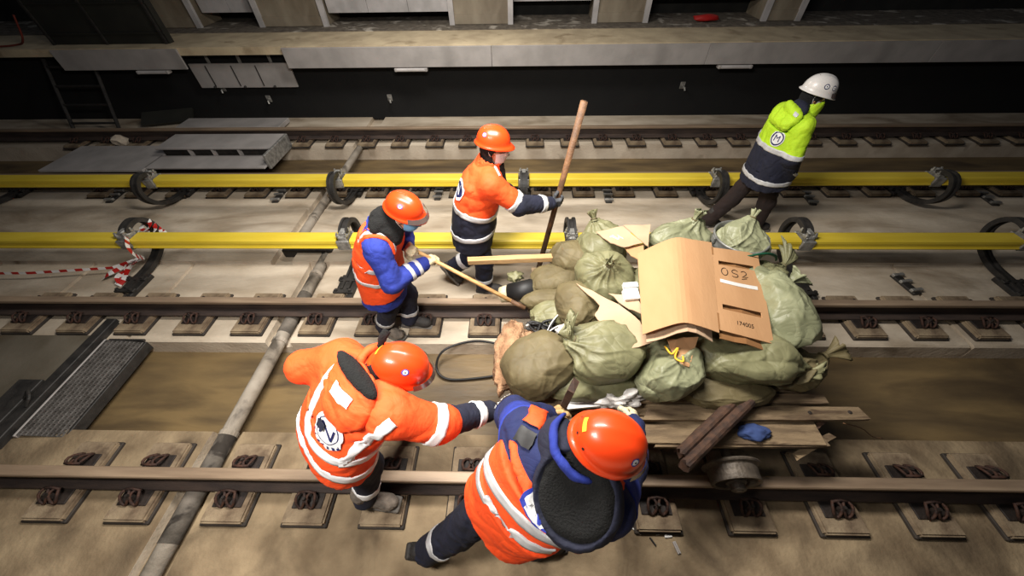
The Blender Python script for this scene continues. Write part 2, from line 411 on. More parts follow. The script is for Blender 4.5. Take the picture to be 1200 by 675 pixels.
tag(mb.build('cord', mat('red_glow_tint', (120, 44, 30), (96, 34, 24), 0.8), smooth=True), 'dull red strand standing for a reddish glow on the platform left of the dark cabinet', 'cord')  # added strand, its red stands for a glow on the platform
# red thing on the platform
def crumple(c, r, seed, n=3, amp=0.25, flat=1.0, fr=1.6):
    bm = bmesh.new(); bmesh.ops.create_icosphere(bm, subdivisions=n, radius=1)
    for v in bm.verts:
        d = v.co.normalized(); k = 1 + amp * (noise.noise(d * fr + Vector((seed, 0, 0))) + 0.5 * abs(noise.noise(d * fr * 2.5 + Vector((0, seed, 0)))))
        v.co = Vector((d.x * r[0] * k, d.y * r[1] * k, d.z * r[2] * k)) + Vector(c)
    return bm
me = bpy.data.meshes.new('red_cloth'); bm = crumple((3.62, 7.95, PZ + 0.055), (0.26, 0.09, 0.055), 3); bm.to_mesh(me); bm.free()
tag(link_mesh('red_cloth', me, M_red), 'bright red crumpled cloth lying on the far platform', 'cloth')

# dim ladder frame left below the platform
t = thing('ladder', 'dark steel ladder frame leaning below the platform at the left edge', 'ladder', (-8.3, 6.5, GZ))
for x in (-8.6, -7.7):
    mb = MB(); mb.tube([(x, 6.0, GZ), (x - 0.1, 6.6, 0.85)], 0.03, 8); mb.build('stile', M_dark, t)
for k in range(4):
    f = (k + 0.6) / 4; mb = MB(); mb.tube([(-8.6 - 0.1 * f, 6.0 + 0.6 * f, GZ + 1.1 * f), (-7.7 - 0.1 * f, 6.0 + 0.6 * f, GZ + 1.1 * f)], 0.022, 8); mb.build('rung', M_dark, t)
mb = MB(); mb.box((-7.0, 6.45, -0.12), (0.9, 0.3, 0.04), Matrix.Rotation(0.25, 3, 'Z') @ Matrix.Rotation(0.5, 3, 'X'))
tag(mb.build('scrap_board', M_cabinet, bevel=0.003), 'dark green board leaning beside the ladder under the platform', 'board')

# ------------------------------------------------------------------ rails
def rail(y, label):
    t = thing('running_rail', label, 'rail', (0, y, -0.18), 'running rails')
    half = [(0.030, 0.0), (0.0365, -0.006), (0.0375, -0.030), (0.034, -0.038), (0.010, -0.052), (0.009, -0.140), (0.018, -0.150), (0.070, -0.166), (0.075, -0.172), (0.075, -0.18)]
    head = [(a, b) for a, b in half[:4]]
    mb = MB(); o = [(XA, y + a, b) for a, b in head] + [(XA, y - a, b) for a, b in head[::-1]]; mb.prism(o, (XB - XA, 0, 0)); mb.build('rail_head', M_railhead, t)
    body = half[3:]
    mb = MB(); o = [(XA, y + a, b - 0.0005) for a, b in body] + [(XA, y - a, b - 0.0005) for a, b in body[::-1]]; mb.prism(o, (XB - XA, 0, 0)); mb.build('rail_web_and_foot', M_railweb, t)
rail(R1, 'nearest steel running rail, under the trolley wheel')
rail(R2, 'second steel running rail, passing behind the loaded trolley')
rail(R3, 'third steel running rail, mostly hidden behind the far yellow cover')
rail(R4, 'farthest steel running rail, in front of the dark platform wall')

GRP = {}
def fastening(x, y, label, group):
    if not GRP:
        t = thing('sleeper_block', label, 'sleeper block', (0, 0, GZ))
        mb = MB(); mb.box((0, 0, -0.228), (0.30, 0.53, 0.076), bev=0.012, seg=2); mb.build('block', M_block, t, smooth=False)
        mb = MB(); mb.box((0.0, 0, -0.24), (0.325, 0.552, 0.030), bev=0.006); mb.build('rubber_boot', M_rubber, t)
        mb = MB(); mb.box((0, 0, -0.186), (0.21, 0.34, 0.012), bev=0.003); mb.build('base_plate', M_plate, t)
        for s in (-1, 1):
            mb = MB()
            for q in (-1, 1):
                c = Vector((q * 0.037, s * 0.125, -0.140))
                pts = [c + Vector((0.030 * math.cos(a), s * 0.045 * math.sin(a), -s * 0 - 0.026 * math.sin(a) + 0.012 * math.cos(2 * a))) for a in [2 * PI * k / 14 for k in range(14)]]
                mb.tube(pts, 0.0095, 6, closed=True)
            mb.tube([(-0.06, s * 0.085, -0.125), (0, s * 0.078, -0.112), (0.06, s * 0.085, -0.125)], 0.010, 6)
            mb.build('spring_clip', M_clip, t, smooth=True)
            mb = MB(); mb.lathe([(0.02, -0.18), (0.02, -0.13), (0.013, -0.13), (0.011, -0.10)], (0, s * 0.125, 0), n=6); mb.build('bolt', M_plate, t)
        GRP['t'] = t; o = t
    else:
        o = copy_tree(GRP['t'])
    o.location = (x, y, GZ); o['label'] = label; o['category'] = 'sleeper block'; o['group'] = group
    return o
SLEEPERS = [-5.13, -4.55, -3.95, -3.34, -2.75, -2.06, -1.49, -0.95, -0.35, 0.31, 0.95, 1.58, 2.19, 2.81, 3.40, 3.97, 4.55, 5.15]
for x in SLEEPERS:
    if -3.6 < x < 3.7: fastening(x, R1, 'concrete sleeper block with looped rusty spring clips under the nearest rail', 'sleeper blocks under the nearest rail')
for x in SLEEPERS:
    fastening(x, R2, 'concrete sleeper block with dark clips under the second rail, behind the drain channel', 'sleeper blocks under the second rail')
for k in range(-11, 12): fastening(0.31 + 0.603 * k + 0.015 * math.sin(k * 2.1), R3, 'concrete sleeper block under the third rail, just below the far yellow cover', 'sleeper blocks under the third rail')
for k in range(-14, 15): fastening(0.26 + 0.598 * k + 0.015 * math.sin(k * 1.7), R4, 'small concrete sleeper block under the farthest rail', 'sleeper blocks under the farthest rail')

# ------------------------------------------------------------------ contact rails with yellow covers
def cover(x0, x1, Y, s, label, group):
    """s = -1: profile's plain side towards the viewer"""
    t = thing('contact_rail', label, 'contact rail', ((x0 + x1) / 2, Y, 0.05), group)
    prof = [(a * 0.86, 0.115 + (b - 0.105) * 0.82) for a, b in [(-0.105, 0.105), (-0.118, 0.105), (-0.118, 0.118), (-0.100, 0.125), (-0.094, 0.165), (-0.100, 0.172), (-0.092, 0.206), (-0.072, 0.222), (0.072, 0.222), (0.095, 0.206), (0.10, 0.125), (0.118, 0.118), (0.118, 0.105), (0.105, 0.105)]]
    mb = MB(); mb.prism([(x0, Y + a, b) for a, b in prof], (x1 - x0, 0, 0)); mb.build('protective_cover', M_yellow, t)
    mb = MB(); o = [(-0.04, 0.06), (0.04, 0.06), (0.04, 0.09), (0.012, 0.10), (0.012, 0.135), (0.04, 0.145), (0.04, 0.16), (-0.04, 0.16), (-0.04, 0.145), (-0.012, 0.135), (-0.012, 0.10), (-0.04, 0.09)]
    mb.prism([(x0 - 0.06, Y + a, b) for a, b in o], (x1 - x0 + 0.12, 0, 0)); mb.build('conductor', M_railweb, t)
def bracket(x, Y, s, label, group):
    """swan-neck bracket; s=+1 bulges away from the viewer, base towards the viewer"""
    t = thing('contact_rail_bracket', label, 'bracket', (x, Y - s * 0.25, GZ), group)
    g = GZ if s > 0 else GZ + 0.01
    path = [(-0.42, g + 0.045), (-0.24, g + 0.05), (-0.02, g + 0.07), (0.17, g + 0.15), (0.275, 0.02), (0.30, 0.13), (0.26, 0.235), (0.17, 0.295), (0.06, 0.285), (0.0, 0.25)]
    pts = catmull([(x, Y + s * a, b) for a, b in path], 4)
    mb = MB()
    for k in (-1, 1):
        prev = None
        P = [p + Vector((k * 0.036, 0, 0)) for p in pts]
        n = len(P); rows = []
        for i, p in enumerate(P):
            tg = (P[min(i + 1, n - 1)] - P[max(i - 1, 0)]).normalized(); nr = Vector((1, 0, 0)).cross(tg) * 0.026
            rows.append([mb.bm.verts.new(p + nr + Vector((dx, 0, 0))) for dx in (-0.012, 0.012)] + [mb.bm.verts.new(p - nr + Vector((dx, 0, 0))) for dx in (0.012, -0.012)])
        for A, B in zip(rows, rows[1:]):
            for j in range(4): mb.bm.faces.new((A[j], A[(j + 1) % 4], B[(j + 1) % 4], B[j]))
        mb.bm.faces.new(rows[0]); mb.bm.faces.new(rows[-1][::-1])
    n = len(pts)
    for i in range(0, n - 1):
        tg = (pts[i + 1] - pts[i]).normalized(); nr = Vector((1, 0, 0)).cross(tg) * 0.006
        mb.prism([pts[i] + nr + Vector((-0.036, 0, 0)), pts[i] + nr + Vector((0.036, 0, 0)), pts[i] - nr + Vector((0.036, 0, 0)), pts[i] - nr + Vector((-0.036, 0, 0))], pts[i + 1] - pts[i])
    mb.build('swan_neck_arm', M_dark, t)
    for k in (-1, 1):
        mb = MB(); mb.box((x + k * 0.075, Y - s * 0.36, g + 0.025), (0.05, 0.34, 0.05), bev=0.006); mb.build('base_channel', M_dark, t)
    for q in (-0.46, -0.28):
        mb = MB(); mb.box((x, Y + s * q, g + 0.062), (0.22, 0.05, 0.024), bev=0.004); mb.lathe([(0.018, 0), (0.018, 0.025)], (x - 0.075, Y + s * q, g + 0.07), n=6); mb.lathe([(0.018, 0), (0.018, 0.025)], (x + 0.075, Y + s * q, g + 0.07), n=6); mb.build('base_clamp', M_dark, t)
    mb = MB(); mb.box((x, Y, 0.20), (0.10, 0.15, 0.10), bev=0.012)
    mb.box((x, Y - 0.085, 0.15), (0.14, 0.03, 0.12), bev=0.006); mb.box((x, Y + 0.085, 0.15), (0.14, 0.03, 0.12), bev=0.006); mb.box((x, Y, 0.262), (0.06, 0.10, 0.05), bev=0.008)
    mb.build('insulator_clamp', M_steel, t)
    for a in (-0.045, 0.045):
        for b in (-0.05, 0.05):
            mb = MB(); mb.lathe([(0.022, 0), (0.022, 0.02), (0.012, 0.02), (0.012, 0.045)], (x + a, Y + b, 0.245), n=6); mb.build('bolt', M_steel, t)
YN, YF = 2.34, 3.60
near = [-4.38, -1.93, 0.56, 3.06, 5.35]; far = [-7.6, -5.02, -2.44, 0.05, 2.58, 5.40, 8.2]
nl = ['yellow-covered contact rail of the near row left of the taped bracket', 'yellow-covered contact rail of the near row between the taped bracket and the worker in blue', 'yellow-covered contact rail of the near row passing behind the two standing workers',
      'yellow-covered contact rail of the near row behind the heap of sacks', 'yellow-covered contact rail of the near row right of the heap of sacks', 'yellow-covered contact rail of the near row at the right edge']
for i, (a, b) in enumerate(zip([-8.5] + near, near + [8.5])):
    if i == 0: a = -8.5
    cover(a + 0.075, b - 0.075, YN, -1, nl[i], 'yellow contact rails of the near row')
fl = ['yellow-covered contact rail of the far row at the left edge', 'yellow-covered contact rail of the far row in front of the grey cover boxes', 'yellow-covered contact rail of the far row crossing the far conduit pipe',
      'yellow-covered contact rail of the far row behind the orange-jacketed pole holder', 'yellow-covered contact rail of the far row behind the steel pole', 'yellow-covered contact rail of the far row behind the lime-jacketed worker', 'yellow-covered contact rail of the far row at the right edge']
pts = [-10.2] + far[1:-1] + [9.5]
pts = [-10.2, -7.6, -5.02, -2.44, 0.05, 2.58, 5.40, 9.5]
for i, (a, b) in enumerate(zip(pts, pts[1:])):
    cover(a + 0.075, b - 0.075, YF, -1, fl[i], 'yellow contact rails of the far row')
for x, lb in zip(near, ('black swan-neck bracket wrapped in red and white tape', 'black swan-neck bracket behind the worker in the blue jacket', 'swan-neck bracket whose clamp shows just above the dark sacks', 'black swan-neck bracket just right of the zinc bucket', 'black swan-neck bracket cut by the right picture edge')):
    bracket(x, YN, 1, lb, 'swan-neck brackets of the near row')
for x, lb in zip(far[:-1], ('black swan-neck bracket of the far row at the left edge', 'black swan-neck bracket of the far row in front of the grey cover boxes', 'black swan-neck bracket of the far row beside the conduit pipe', 'swan-neck bracket of the far row behind the pole holder in orange', 'black swan-neck bracket of the far row just left of the lime-jacketed worker', 'black swan-neck bracket of the far row at the right')):
    bracket(x, YF, -1, lb, 'swan-neck brackets of the far row')

# ------------------------------------------------------------------ pipes, covers, scraps on the trackbed
def pipe(x, ya, yb, z, r, label, couple, darks):
    t = thing('conduit_pipe', label, 'pipe', (x, (ya + yb) / 2, z - r))
    mb = MB(); mb.tube([(x, ya, z), (x, yb, z)], r, 16); mb.build('tube', M_pipe, t, smooth=True)
    for y in couple:
        mb = MB(); mb.tube([(x, y - 0.02, z), (x, y + 0.02, z)], r + 0.008, 16); mb.build('collar', M_pipe, t, smooth=False)
    for a, b in darks:
        mb = MB(); mb.tube([(x, a, z), (x, b, z)], r + 0.004, 16); mb.build('sleeve', M_pipedirty, t, smooth=True)
M_pipedirty = mat('stained_pipe_sleeve', (120, 112, 102), (84, 78, 70), 0.8, 9, 0.2, 40, spots=(52, 46, 40), sscale=6)
pipe(-2.39, -0.95, 2.62, -0.262, 0.062, 'pale grey conduit pipe crossing the near track and drain channel', (0.36, 1.27, 2.2), ((-0.38, 0.36), (1.36, 1.9)))
pipe(-2.86, 2.56, 5.95, -0.258, 0.055, 'pale grey conduit pipe crossing the far track', (3.3, 4.4), ((4.2, 4.42),))
t = thing('junction_box', 'dark junction box joining the two conduit pipes behind the near yellow cover', 'box', (-2.62, 2.62, -0.29))
mb = MB(); mb.box((-2.62, 2.62, -0.24), (0.62, 0.16, 0.12), bev=0.01); mb.build('body', M_dark, t); mb = MB(); mb.box((-2.62, 2.62, -0.175), (0.5, 0.18, 0.012), bev=0.003); mb.build('lid', M_dark, t)

# far track: flat cover, raised lid box, side panel
mb = MB(); mb.box((-7.0, 4.93, -0.205), (1.75, 0.86, 0.04), bev=0.006); tag(mb.build('channel_cover', M_fascia), 'flat grey cover sheet over the far channel, left of the lidded box', 'cover')
t = thing('cable_box', 'raised grey cable box with a slotted side over the far channel', 'box', (-5.15, 5.0, GZ))
mb = MB(); mb.box((-5.15, 5.22, -0.055), (1.98, 0.54, 0.03), bev=0.006); mb.build('lid', M_fascia, t)
mb = MB(); mb.box((-5.15, 5.24, -0.16), (1.9, 0.42, 0.17)); mb.build('inner_wall', M_dark, t)
for x in (-5.6, -5.2, -4.75):
    mb = MB(); mb.box((x, 5.0, -0.14), (0.03, 0.06, 0.13)); mb.build('post', M_fascia, t)
mb = MB(); mb.box((-5.15, 4.78, -0.20), (2.0, 0.42, 0.03), bev=0.006); mb.build('base_panel', M_fascia, t)
mb = MB(); mb.box((-4.12, 5.05, -0.14), (0.05, 0.8, 0.24), bev=0.01); mb.build('end_plate', M_steel, t)
mb = MB(); mb.box((-5.55, 6.2, -0.17), (2.0, 0.42, 0.08), bev=0.008); tag(mb.build('cover_slab', M_fascia), 'long grey cover slab beyond the farthest rail, below the hanging panel', 'slab')
me = bpy.data.meshes.new('rubble_stone'); bm = crumple((-7.25, 5.5, GZ + 0.09), (0.13, 0.1, 0.09), 7, 2, 0.5); bm.to_mesh(me); bm.free()
tag(link_mesh('rubble_stone', me, M_step, smooth=False), 'pale chunk of rubble beside the far rail at the left', 'stone')

# near channel at the left: cover sheet, channel beams and perforated tread
mb = MB(); mb.box((-5.32, 0.83, -0.25), (2.05, 0.96, 0.04), bev=0.006); tag(mb.build('channel_cover', M_coverstain if 'M_coverstain' in globals() else mat('stained_cover_sheet', (112, 104, 90), (92, 84, 70), 0.75, 2, 0.1, 30, spots=(76, 64, 44), sscale=1.2, slo=0.45, shi=0.62)), 'stained grey cover sheet over the near channel at the left edge', 'cover')
t = thing('steel_channel', 'dark steel channel beam lying across the drain channel beside the perforated tread', 'beam', (-4.3, 0.8, -0.42))
mb = MB(); mb.box((-4.22, 0.84, -0.21), (0.10, 1.3, 0.05), bev=0.006); mb.build('upper_flange', M_dark, t)
mb = MB(); mb.box((-4.17, 0.84, -0.31), (0.02, 1.25, 0.2)); mb.build('web', M_dark, t)
mb = MB(); mb.box((-4.42, 0.55, -0.205), (0.22, 0.5, 0.03), bev=0.006); mb.tube(catmull([(-4.3, 0.62, -0.19), (-4.25, 0.66, -0.13), (-4.18, 0.6, -0.13), (-4.2, 0.54, -0.18)], 4), 0.012, 6); mb.build('bracket_plate', M_dark, t)
t = thing('perforated_tread', 'perforated dark metal tread plank lying across the drain channel', 'tread', (-3.95, 0.8, -0.43))
def tread():
    R = Matrix.Rotation(0.10, 3, 'Y'); c = Vector((-3.93, 0.78, -0.235)); mb = MB()
    nx, ny = 9, 26; w, l = 0.36, 0.93
    for i in range(nx):
        for j in range(ny):
            x = (i + .5) / nx - .5; y = (j + .5) / ny - .5
            dx, dy = w / nx / 2, l / ny / 2; hx, hy = dx * .45, dy * .55
            P = [(x * w - dx, y * l - dy), (x * w + dx, y * l - dy), (x * w + dx, y * l + dy), (x * w - dx, y * l + dy)]
            Q = [(x * w - hx, y * l - hy), (x * w + hx, y * l - hy), (x * w + hx, y * l + hy), (x * w - hx, y * l + hy)]
            pts = [c + R @ Vector((a, b, 0)) for a, b in P] + [c + R @ Vector((a, b, 0.004)) for a, b in Q] + [c + R @ Vector((a, b, -0.02)) for a, b in Q]
            mb.poly(pts, [(0, 1, 5, 4), (1, 2, 6, 5), (2, 3, 7, 6), (3, 0, 4, 7), (4, 5, 9, 8), (5, 6, 10, 9), (6, 7, 11, 10), (7, 4, 8, 11)])
    return mb
tread().build('perforated_plate', mat('tread_steel', (98, 94, 90), (70, 66, 62), 0.6, 12, 0.2, 60), t, recalc=False)
for s in (-1, 1):
    mb = MB(); mb.box((-3.93 + s * 0.19, 0.78, -0.285 - s * 0.02), (0.02, 0.95, 0.10), bev=0.004); mb.build('side_flange', M_fascia if s < 0 else M_dark, t)
mb = MB(); mb.box((-3.93, 1.262, -0.27), (0.36, 0.02, 0.07)); mb.build('end_flange', M_dark, t)

# loose clamp irons on the bed between the tracks
def iron(x, y, a, label):
    z = GZ + (0.035 if 2.38 < y < 3.46 else 0.0)
    t = thing('rail_iron', label, 'iron', (x, y, z), 'loose steel irons on the trackbed')
    R = Matrix.Rotation(a, 3, 'Z'); c = Vector((x, y, z))
    mb = MB(); mb.box(c + Vector((0, 0, 0.015)), (0.09, 0.30, 0.03), R, 0.004); mb.build('foot_plate', M_dark, t)
    for q in (-0.11, 0.02, 0.12):
        mb = MB(); mb.box(c + R @ Vector((0, q, 0.045)), (0.13, 0.035, 0.03), R, 0.004); mb.build('lug', M_steel, t)
iron(-6.05, 3.8, 0.1, 'steel iron lying below the far yellow cover at the left'); iron(-3.57, 3.8, 0.05, 'steel iron lying left of the far conduit pipe')
iron(-1.2, 3.86, 0.0, 'steel iron lying between the helmets of the two standing workers'); iron(1.27, 3.78, -0.05, 'steel iron lying right of the long steel pole')
iron(4.10, 3.72, -0.1, 'steel iron lying right of the lime-jacketed worker'); iron(6.55, 3.7, -0.1, 'steel iron lying below the far cover at the right'); iron(4.25, 2.06, 0.15, 'steel iron lying between the second rail and the near cover at the right')
mb = MB(); P = catmull([(0.05, 1.05, -0.22), (-0.1, 1.2, -0.24), (-0.42, 1.27, -0.225), (-0.72, 1.17, -0.235), (-0.80, 1.05, -0.36), (-0.68, 0.95, -0.40), (-0.35, 0.97, -0.40), (-0.1, 1.02, -0.38), (0.1, 1.08, -0.33)], 8); mb.tube(P, 0.011, 8)
tag(mb.build('cable', M_black, smooth=True), 'black cable looping off the trolley over the drain channel', 'cable')
# barrier tape
def tape_mesh(pts, w, dash=0.055, up=None, tw=0.0):
    L = 0; V = []; F = []; FM = []
    n = len(pts)
    for i, p in enumerate(pts):
        tg = (pts[min(i + 1, n - 1)] - pts[max(i - 1, 0)]).normalized()
        u = Vector(up) if up else Vector((0, 0, 1))
        sd = tg.cross(u)
        if sd.length < 1e-3: sd = Vector((0, 1, 0))
        sd.normalize()
        sd = Matrix.Rotation(tw * i, 3, tg) @ sd
        nn = tg.cross(sd) * 0.0012
        if i: L += (p - pts[i - 1]).length
        V += [p - sd * w / 2 + nn, p + sd * w / 2 + nn, p + sd * w / 2 - nn, p - sd * w / 2 - nn]
        if i:
            a = (i - 1) * 4; b = i * 4
            for j in range(4): F.append((a + j, a + (j + 1) % 4, b + (j + 1) % 4, b + j)); FM.append(int(L / dash) % 2)
    return V, F, FM
def resample(P, step):
    out = [P[0].copy()]; acc = 0
    for a, b in zip(P, P[1:]):
        d = (b - a).length; s = 0
        while acc + (d - s) >= step:
            s += step - acc; acc = 0; out.append(a.lerp(b, s / d))
        acc += d - s
    return out
t = thing('barrier_tape', 'red and white barrier tape wound on the left bracket and strung to the left edge', 'tape', (-4.5, 2.2, GZ))
x0 = -4.38
V, F, FM = tape_mesh(resample([Vector((-8.0, 2.02, -0.10)), Vector((-5.6, 2.08, -0.12)), Vector((-4.72, 2.18, -0.13)), Vector((-4.36, 2.30, -0.06))], 0.0275), 0.03, 0.0825, up=(0, -1, 0.3))
from_data('strung_length', V, F, [M_white, M_red], t, False, fm=FM)
hel = []
for k in range(70):
    a = k / 69; th = a * 2 * PI * 3.2; cy = YN + 0.27 - 0.05 * a; cz = -0.02 + 0.22 * a
    hel.append(Vector((x0 + 0.065 * math.cos(th), cy + 0.02 + 0.05 * math.sin(th), cz + 0.03 * math.sin(th))))
hel = [Vector((x0 + 0.02, 2.20, 0.235)), Vector((x0 + 0.13, 2.14, 0.20))] + [Vector((x0 + 0.14, 2.14, 0.12)), Vector((x0 + 0.10, 2.2, 0.0)), Vector((x0 + 0.02, 2.28, -0.08))] if False else hel
V, F, FM = tape_mesh(resample(hel, 0.02), 0.045, 0.06, up=(0, 0, 1)); from_data('wound_turns', V, F, [M_white, M_red], t, False, fm=FM)
drape = resample(catmull([(x0 - 0.02, 2.36, 0.232), (x0 + 0.08, 2.26, 0.236), (x0 + 0.17, 2.14, 0.215), (x0 + 0.17, 2.13, 0.12), (x0 + 0.10, 2.2, 0.02), (x0 + 0.02, 2.28, -0.06)], 8), 0.02)
V, F, FM = tape_mesh(drape, 0.05, 0.06, up=(1, 0.5, 0.2)); from_data('loop_over_cover', V, F, [M_white, M_red], t, False, fm=FM)
rnd = random.Random(4)
for k in range(5):
    st = Vector((x0 - 0.02 + rnd.uniform(-.05, .05), 2.27, -0.06)); en = Vector((x0 - rnd.uniform(0.15, 0.55), 2.02 + rnd.uniform(-.1, .12), GZ + 0.02))
    V, F, FM = tape_mesh(resample(catmull([st, st.lerp(en, .4) + Vector((0, 0, rnd.uniform(0, .06))), st.lerp(en, .75) + Vector((rnd.uniform(-.06, .06), rnd.uniform(-.05, .05), 0.03)), en], 8), 0.02), 0.045, 0.06, tw=0.12)
    from_data('loose_end', V, F, [M_white, M_red], t, False, fm=FM)
# scraps near the front right
rs = random.Random(9)
for (x, y, a, l, w, m, lb) in ((0.80, -0.255, -0.6, 0.075, 0.010, M_white, 'thin white plastic strip on the floor near the front rail'), (0.90, -0.315, -1.0, 0.055, 0.010, M_black, 'short black strip of scrap beside the white strip'),
                            (0.955, -0.265, 0.1, 0.05, 0.022, M_white, 'small white clip piece, left of the pair on the floor'), (1.01, -0.27, 0.1, 0.05, 0.042, M_white, 'small white clip piece, right of the pair on the floor'), (1.05, -0.345, -1.3, 0.07, 0.022, M_fascia, 'small grey scrap below the white clip pieces')):
    mb = MB(); R = Matrix.Rotation(a, 3, 'Z'); mb.box((x, y, GZ + 0.006), (l, w, 0.012), R, 0.002)
    if w > 0.015: mb.box(Vector((x, y, GZ + 0.015)) , (l * 0.9, w * 0.25, 0.01), R, 0.001)
    tag(mb.build('floor_scrap', m), lb, 'scrap', 'small scraps on the floor')
# ------------------------------------------------------------------ organic surfaces: distance field + surface nets
def A3(v): return np.array((v[0], v[1], v[2]), float)
class Field:
    def __init__(s, lo, hi, h):
        s.lo = np.array(lo, float); s.h = h
        s.n = np.maximum(np.ceil((np.array(hi, float) - s.lo) / h).astype(int) + 1, 4)
        s.D = np.full(s.n, 0.5, np.float32)
    def _sub(s, lo, hi):
        a = np.clip(np.floor((lo - s.lo) / s.h).astype(int), 0, s.n); b = np.clip(np.ceil((hi - s.lo) / s.h).astype(int) + 1, 0, s.n)
        if np.any(b <= a): return None, None
        ax = [s.lo[i] + s.h * np.arange(a[i], b[i]) for i in range(3)]
        X, Y, Z = np.meshgrid(*ax, indexing='ij')
        return (slice(a[0], b[0]), slice(a[1], b[1]), slice(a[2], b[2])), (X, Y, Z)
    def add(s, prim, k=0.02):
        fn, lo, hi = prim; m = max(k, 0.02) + 2 * s.h
        sl, P = s._sub(lo - m, hi + m)
        if sl is None: return s
        d = fn(*P); D = s.D[sl]
        if k > 0:
            hh = np.maximum(k - np.abs(D - d), 0) / k
            s.D[sl] = np.minimum(D, d) - hh * hh * k * 0.25
        else: s.D[sl] = np.minimum(D, d)
        return s
    def cut(s, prim, k=0.0):
        fn, lo, hi = prim; sl, P = s._sub(lo - 0.03, hi + 0.03)
        if sl is None: return s
        s.D[sl] = np.maximum(s.D[sl], -fn(*P)); return s
    def keep(s, p, n):
        """keep the side of the plane that n points away from"""
        sl, P = s._sub(s.lo, s.lo + s.h * s.n); n = A3(n) / np.linalg.norm(A3(n))
        s.D = np.maximum(s.D, (P[0] - p[0]) * n[0] + (P[1] - p[1]) * n[1] + (P[2] - p[2]) * n[2]).astype(np.float32); return s
    def grid(s):
        return np.meshgrid(*[s.lo[i] + s.h * np.arange(s.n[i]) for i in range(3)], indexing='ij')
    def folds(s, amp, freq, seed=0, stretch=(1, 1, 1), mask=None):
        X, Y, Z = s.grid(); r = np.random.RandomState(seed); w = 0
        st = np.array(stretch)
        def dirs(m=1.0):
            v = r.normal(size=3); v /= np.linalg.norm(v); return v * freq * m * st * r.uniform(0.8, 1.3)
        tot = 0
        for q, (m, g) in enumerate(((2.6, 0.5), (3.4, 0.4), (5.5, 0.3), (8.0, 0.2))):
            a, b, c = dirs(m), dirs(m * 0.45), dirs(m * 0.8)
            inner = 1.5 * np.sin(X * b[0] + Y * b[1] + Z * b[2] + r.uniform(0, 6)) + 0.9 * np.sin(X * c[0] + Y * c[1] + Z * c[2] + r.uniform(0, 6))
            gate = 0.5 + 0.5 * np.sin(X * b[1] * 0.7 + Y * b[2] * 0.7 - Z * b[0] * 0.7 + r.uniform(0, 6))
            w = w + g * gate * (1 - 2 * np.sqrt(np.abs(np.sin(0.5 * (X * a[0] + Y * a[1] + Z * a[2]) + inner * 0.5))) + 0.35)
        w = w * amp * 1.25
        if mask is not None: w = w * mask(X, Y, Z)
        s.D = (s.D + w).astype(np.float32); return s
    def mesh(s):
        D = s.D; h = s.h
        D[0] = D[-1] = 0.5; D[:, 0] = D[:, -1] = 0.5; D[:, :, 0] = D[:, :, -1] = 0.5
        ins = D < 0
        c = np.zeros(np.array(D.shape) - 1, np.int8)
        for i in (0, 1):
            for j in (0, 1):
                for k in (0, 1):
                    c += ins[i:i + c.shape[0], j:j + c.shape[1], k:k + c.shape[2]]
        act = np.argwhere((c > 0) & (c < 8))
        idx = np.full(c.shape, -1, np.int64); idx[tuple(act.T)] = np.arange(len(act))
        acc = np.zeros((len(act), 3)); cnt = np.zeros(len(act))
        for ax in range(3):
            o1, o2 = [q for q in range(3) if q != ax]
            for u in (0, 1):
                for v in (0, 1):
                    p = act.copy(); p[:, o1] += u; p[:, o2] += v; q = p.copy(); q[:, ax] += 1
                    a = D[tuple(p.T)]; b = D[tuple(q.T)]; m = (a < 0) != (b < 0)
                    t = np.where(m, a / np.where(m, a - b, 1), 0)
                    pos = p.astype(float); pos[:, ax] += t
                    acc += pos * m[:, None]; cnt += m
        V = s.lo + h * acc / cnt[:, None]
        F = []
        for ax in range(3):
            o1, o2 = (ax + 1) % 3, (ax + 2) % 3
            a = ins; sl0 = [slice(None)] * 3; sl1 = [slice(None)] * 3
            sl0[ax] = slice(0, -1); sl1[ax] = slice(1, None)
            e = np.argwhere(a[tuple(sl0)] != a[tuple(sl1)])
            e = e[(e[:, o1] > 0) & (e[:, o2] > 0)]
            sg = a[tuple(e.T)]
            q = []
            for d1, d2 in ((0, 0), (-1, 0), (-1, -1), (0, -1)):
                p = e.copy(); p[:, o1] += d1; p[:, o2] += d2; q.append(idx[tuple(np.minimum(p, np.array(idx.shape) - 1).T)])
            q = np.stack(q, 1)
            q = np.where(sg[:, None], q, q[:, ::-1])
            F.append(q)
        F = np.concatenate(F); F = F[(F >= 0).all(1)]
        return V, F
def capsule(a, b, ra, rb):
    a, b = A3(a), A3(b); ab = b - a; L2 = max(ab @ ab, 1e-9)
    def fn(X, Y, Z):
        x, y, z = X - a[0], Y - a[1], Z - a[2]
        t = np.clip((x * ab[0] + y * ab[1] + z * ab[2]) / L2, 0, 1)
        return np.sqrt((x - t * ab[0]) ** 2 + (y - t * ab[1]) ** 2 + (z - t * ab[2]) ** 2) - (ra + (rb - ra) * t)
    r = max(ra, rb)
    return fn, np.minimum(a, b) - r, np.maximum(a, b) + r
def frame(f, up):
    """columns: forward, left, up"""
    f = Vector(f).normalized(); up = Vector(up); l = up.cross(f).normalized(); u = f.cross(l)
    return Matrix((f, l, u)).transposed()
def ellip(c, R, r):
    c = A3(c); M = np.array(R).T; r = np.array(r, float)
    def fn(X, Y, Z):
        x, y, z = X - c[0], Y - c[1], Z - c[2]
        p = [(M[i, 0] * x + M[i, 1] * y + M[i, 2] * z) for i in range(3)]
        k0 = np.sqrt(sum((p[i] / r[i]) ** 2 for i in range(3))); k1 = np.sqrt(sum((p[i] / r[i] ** 2) ** 2 for i in range(3)))
        return k0 * (k0 - 1) / np.maximum(k1, 1e-6)
    m = r.max(); return fn, c - m, c + m
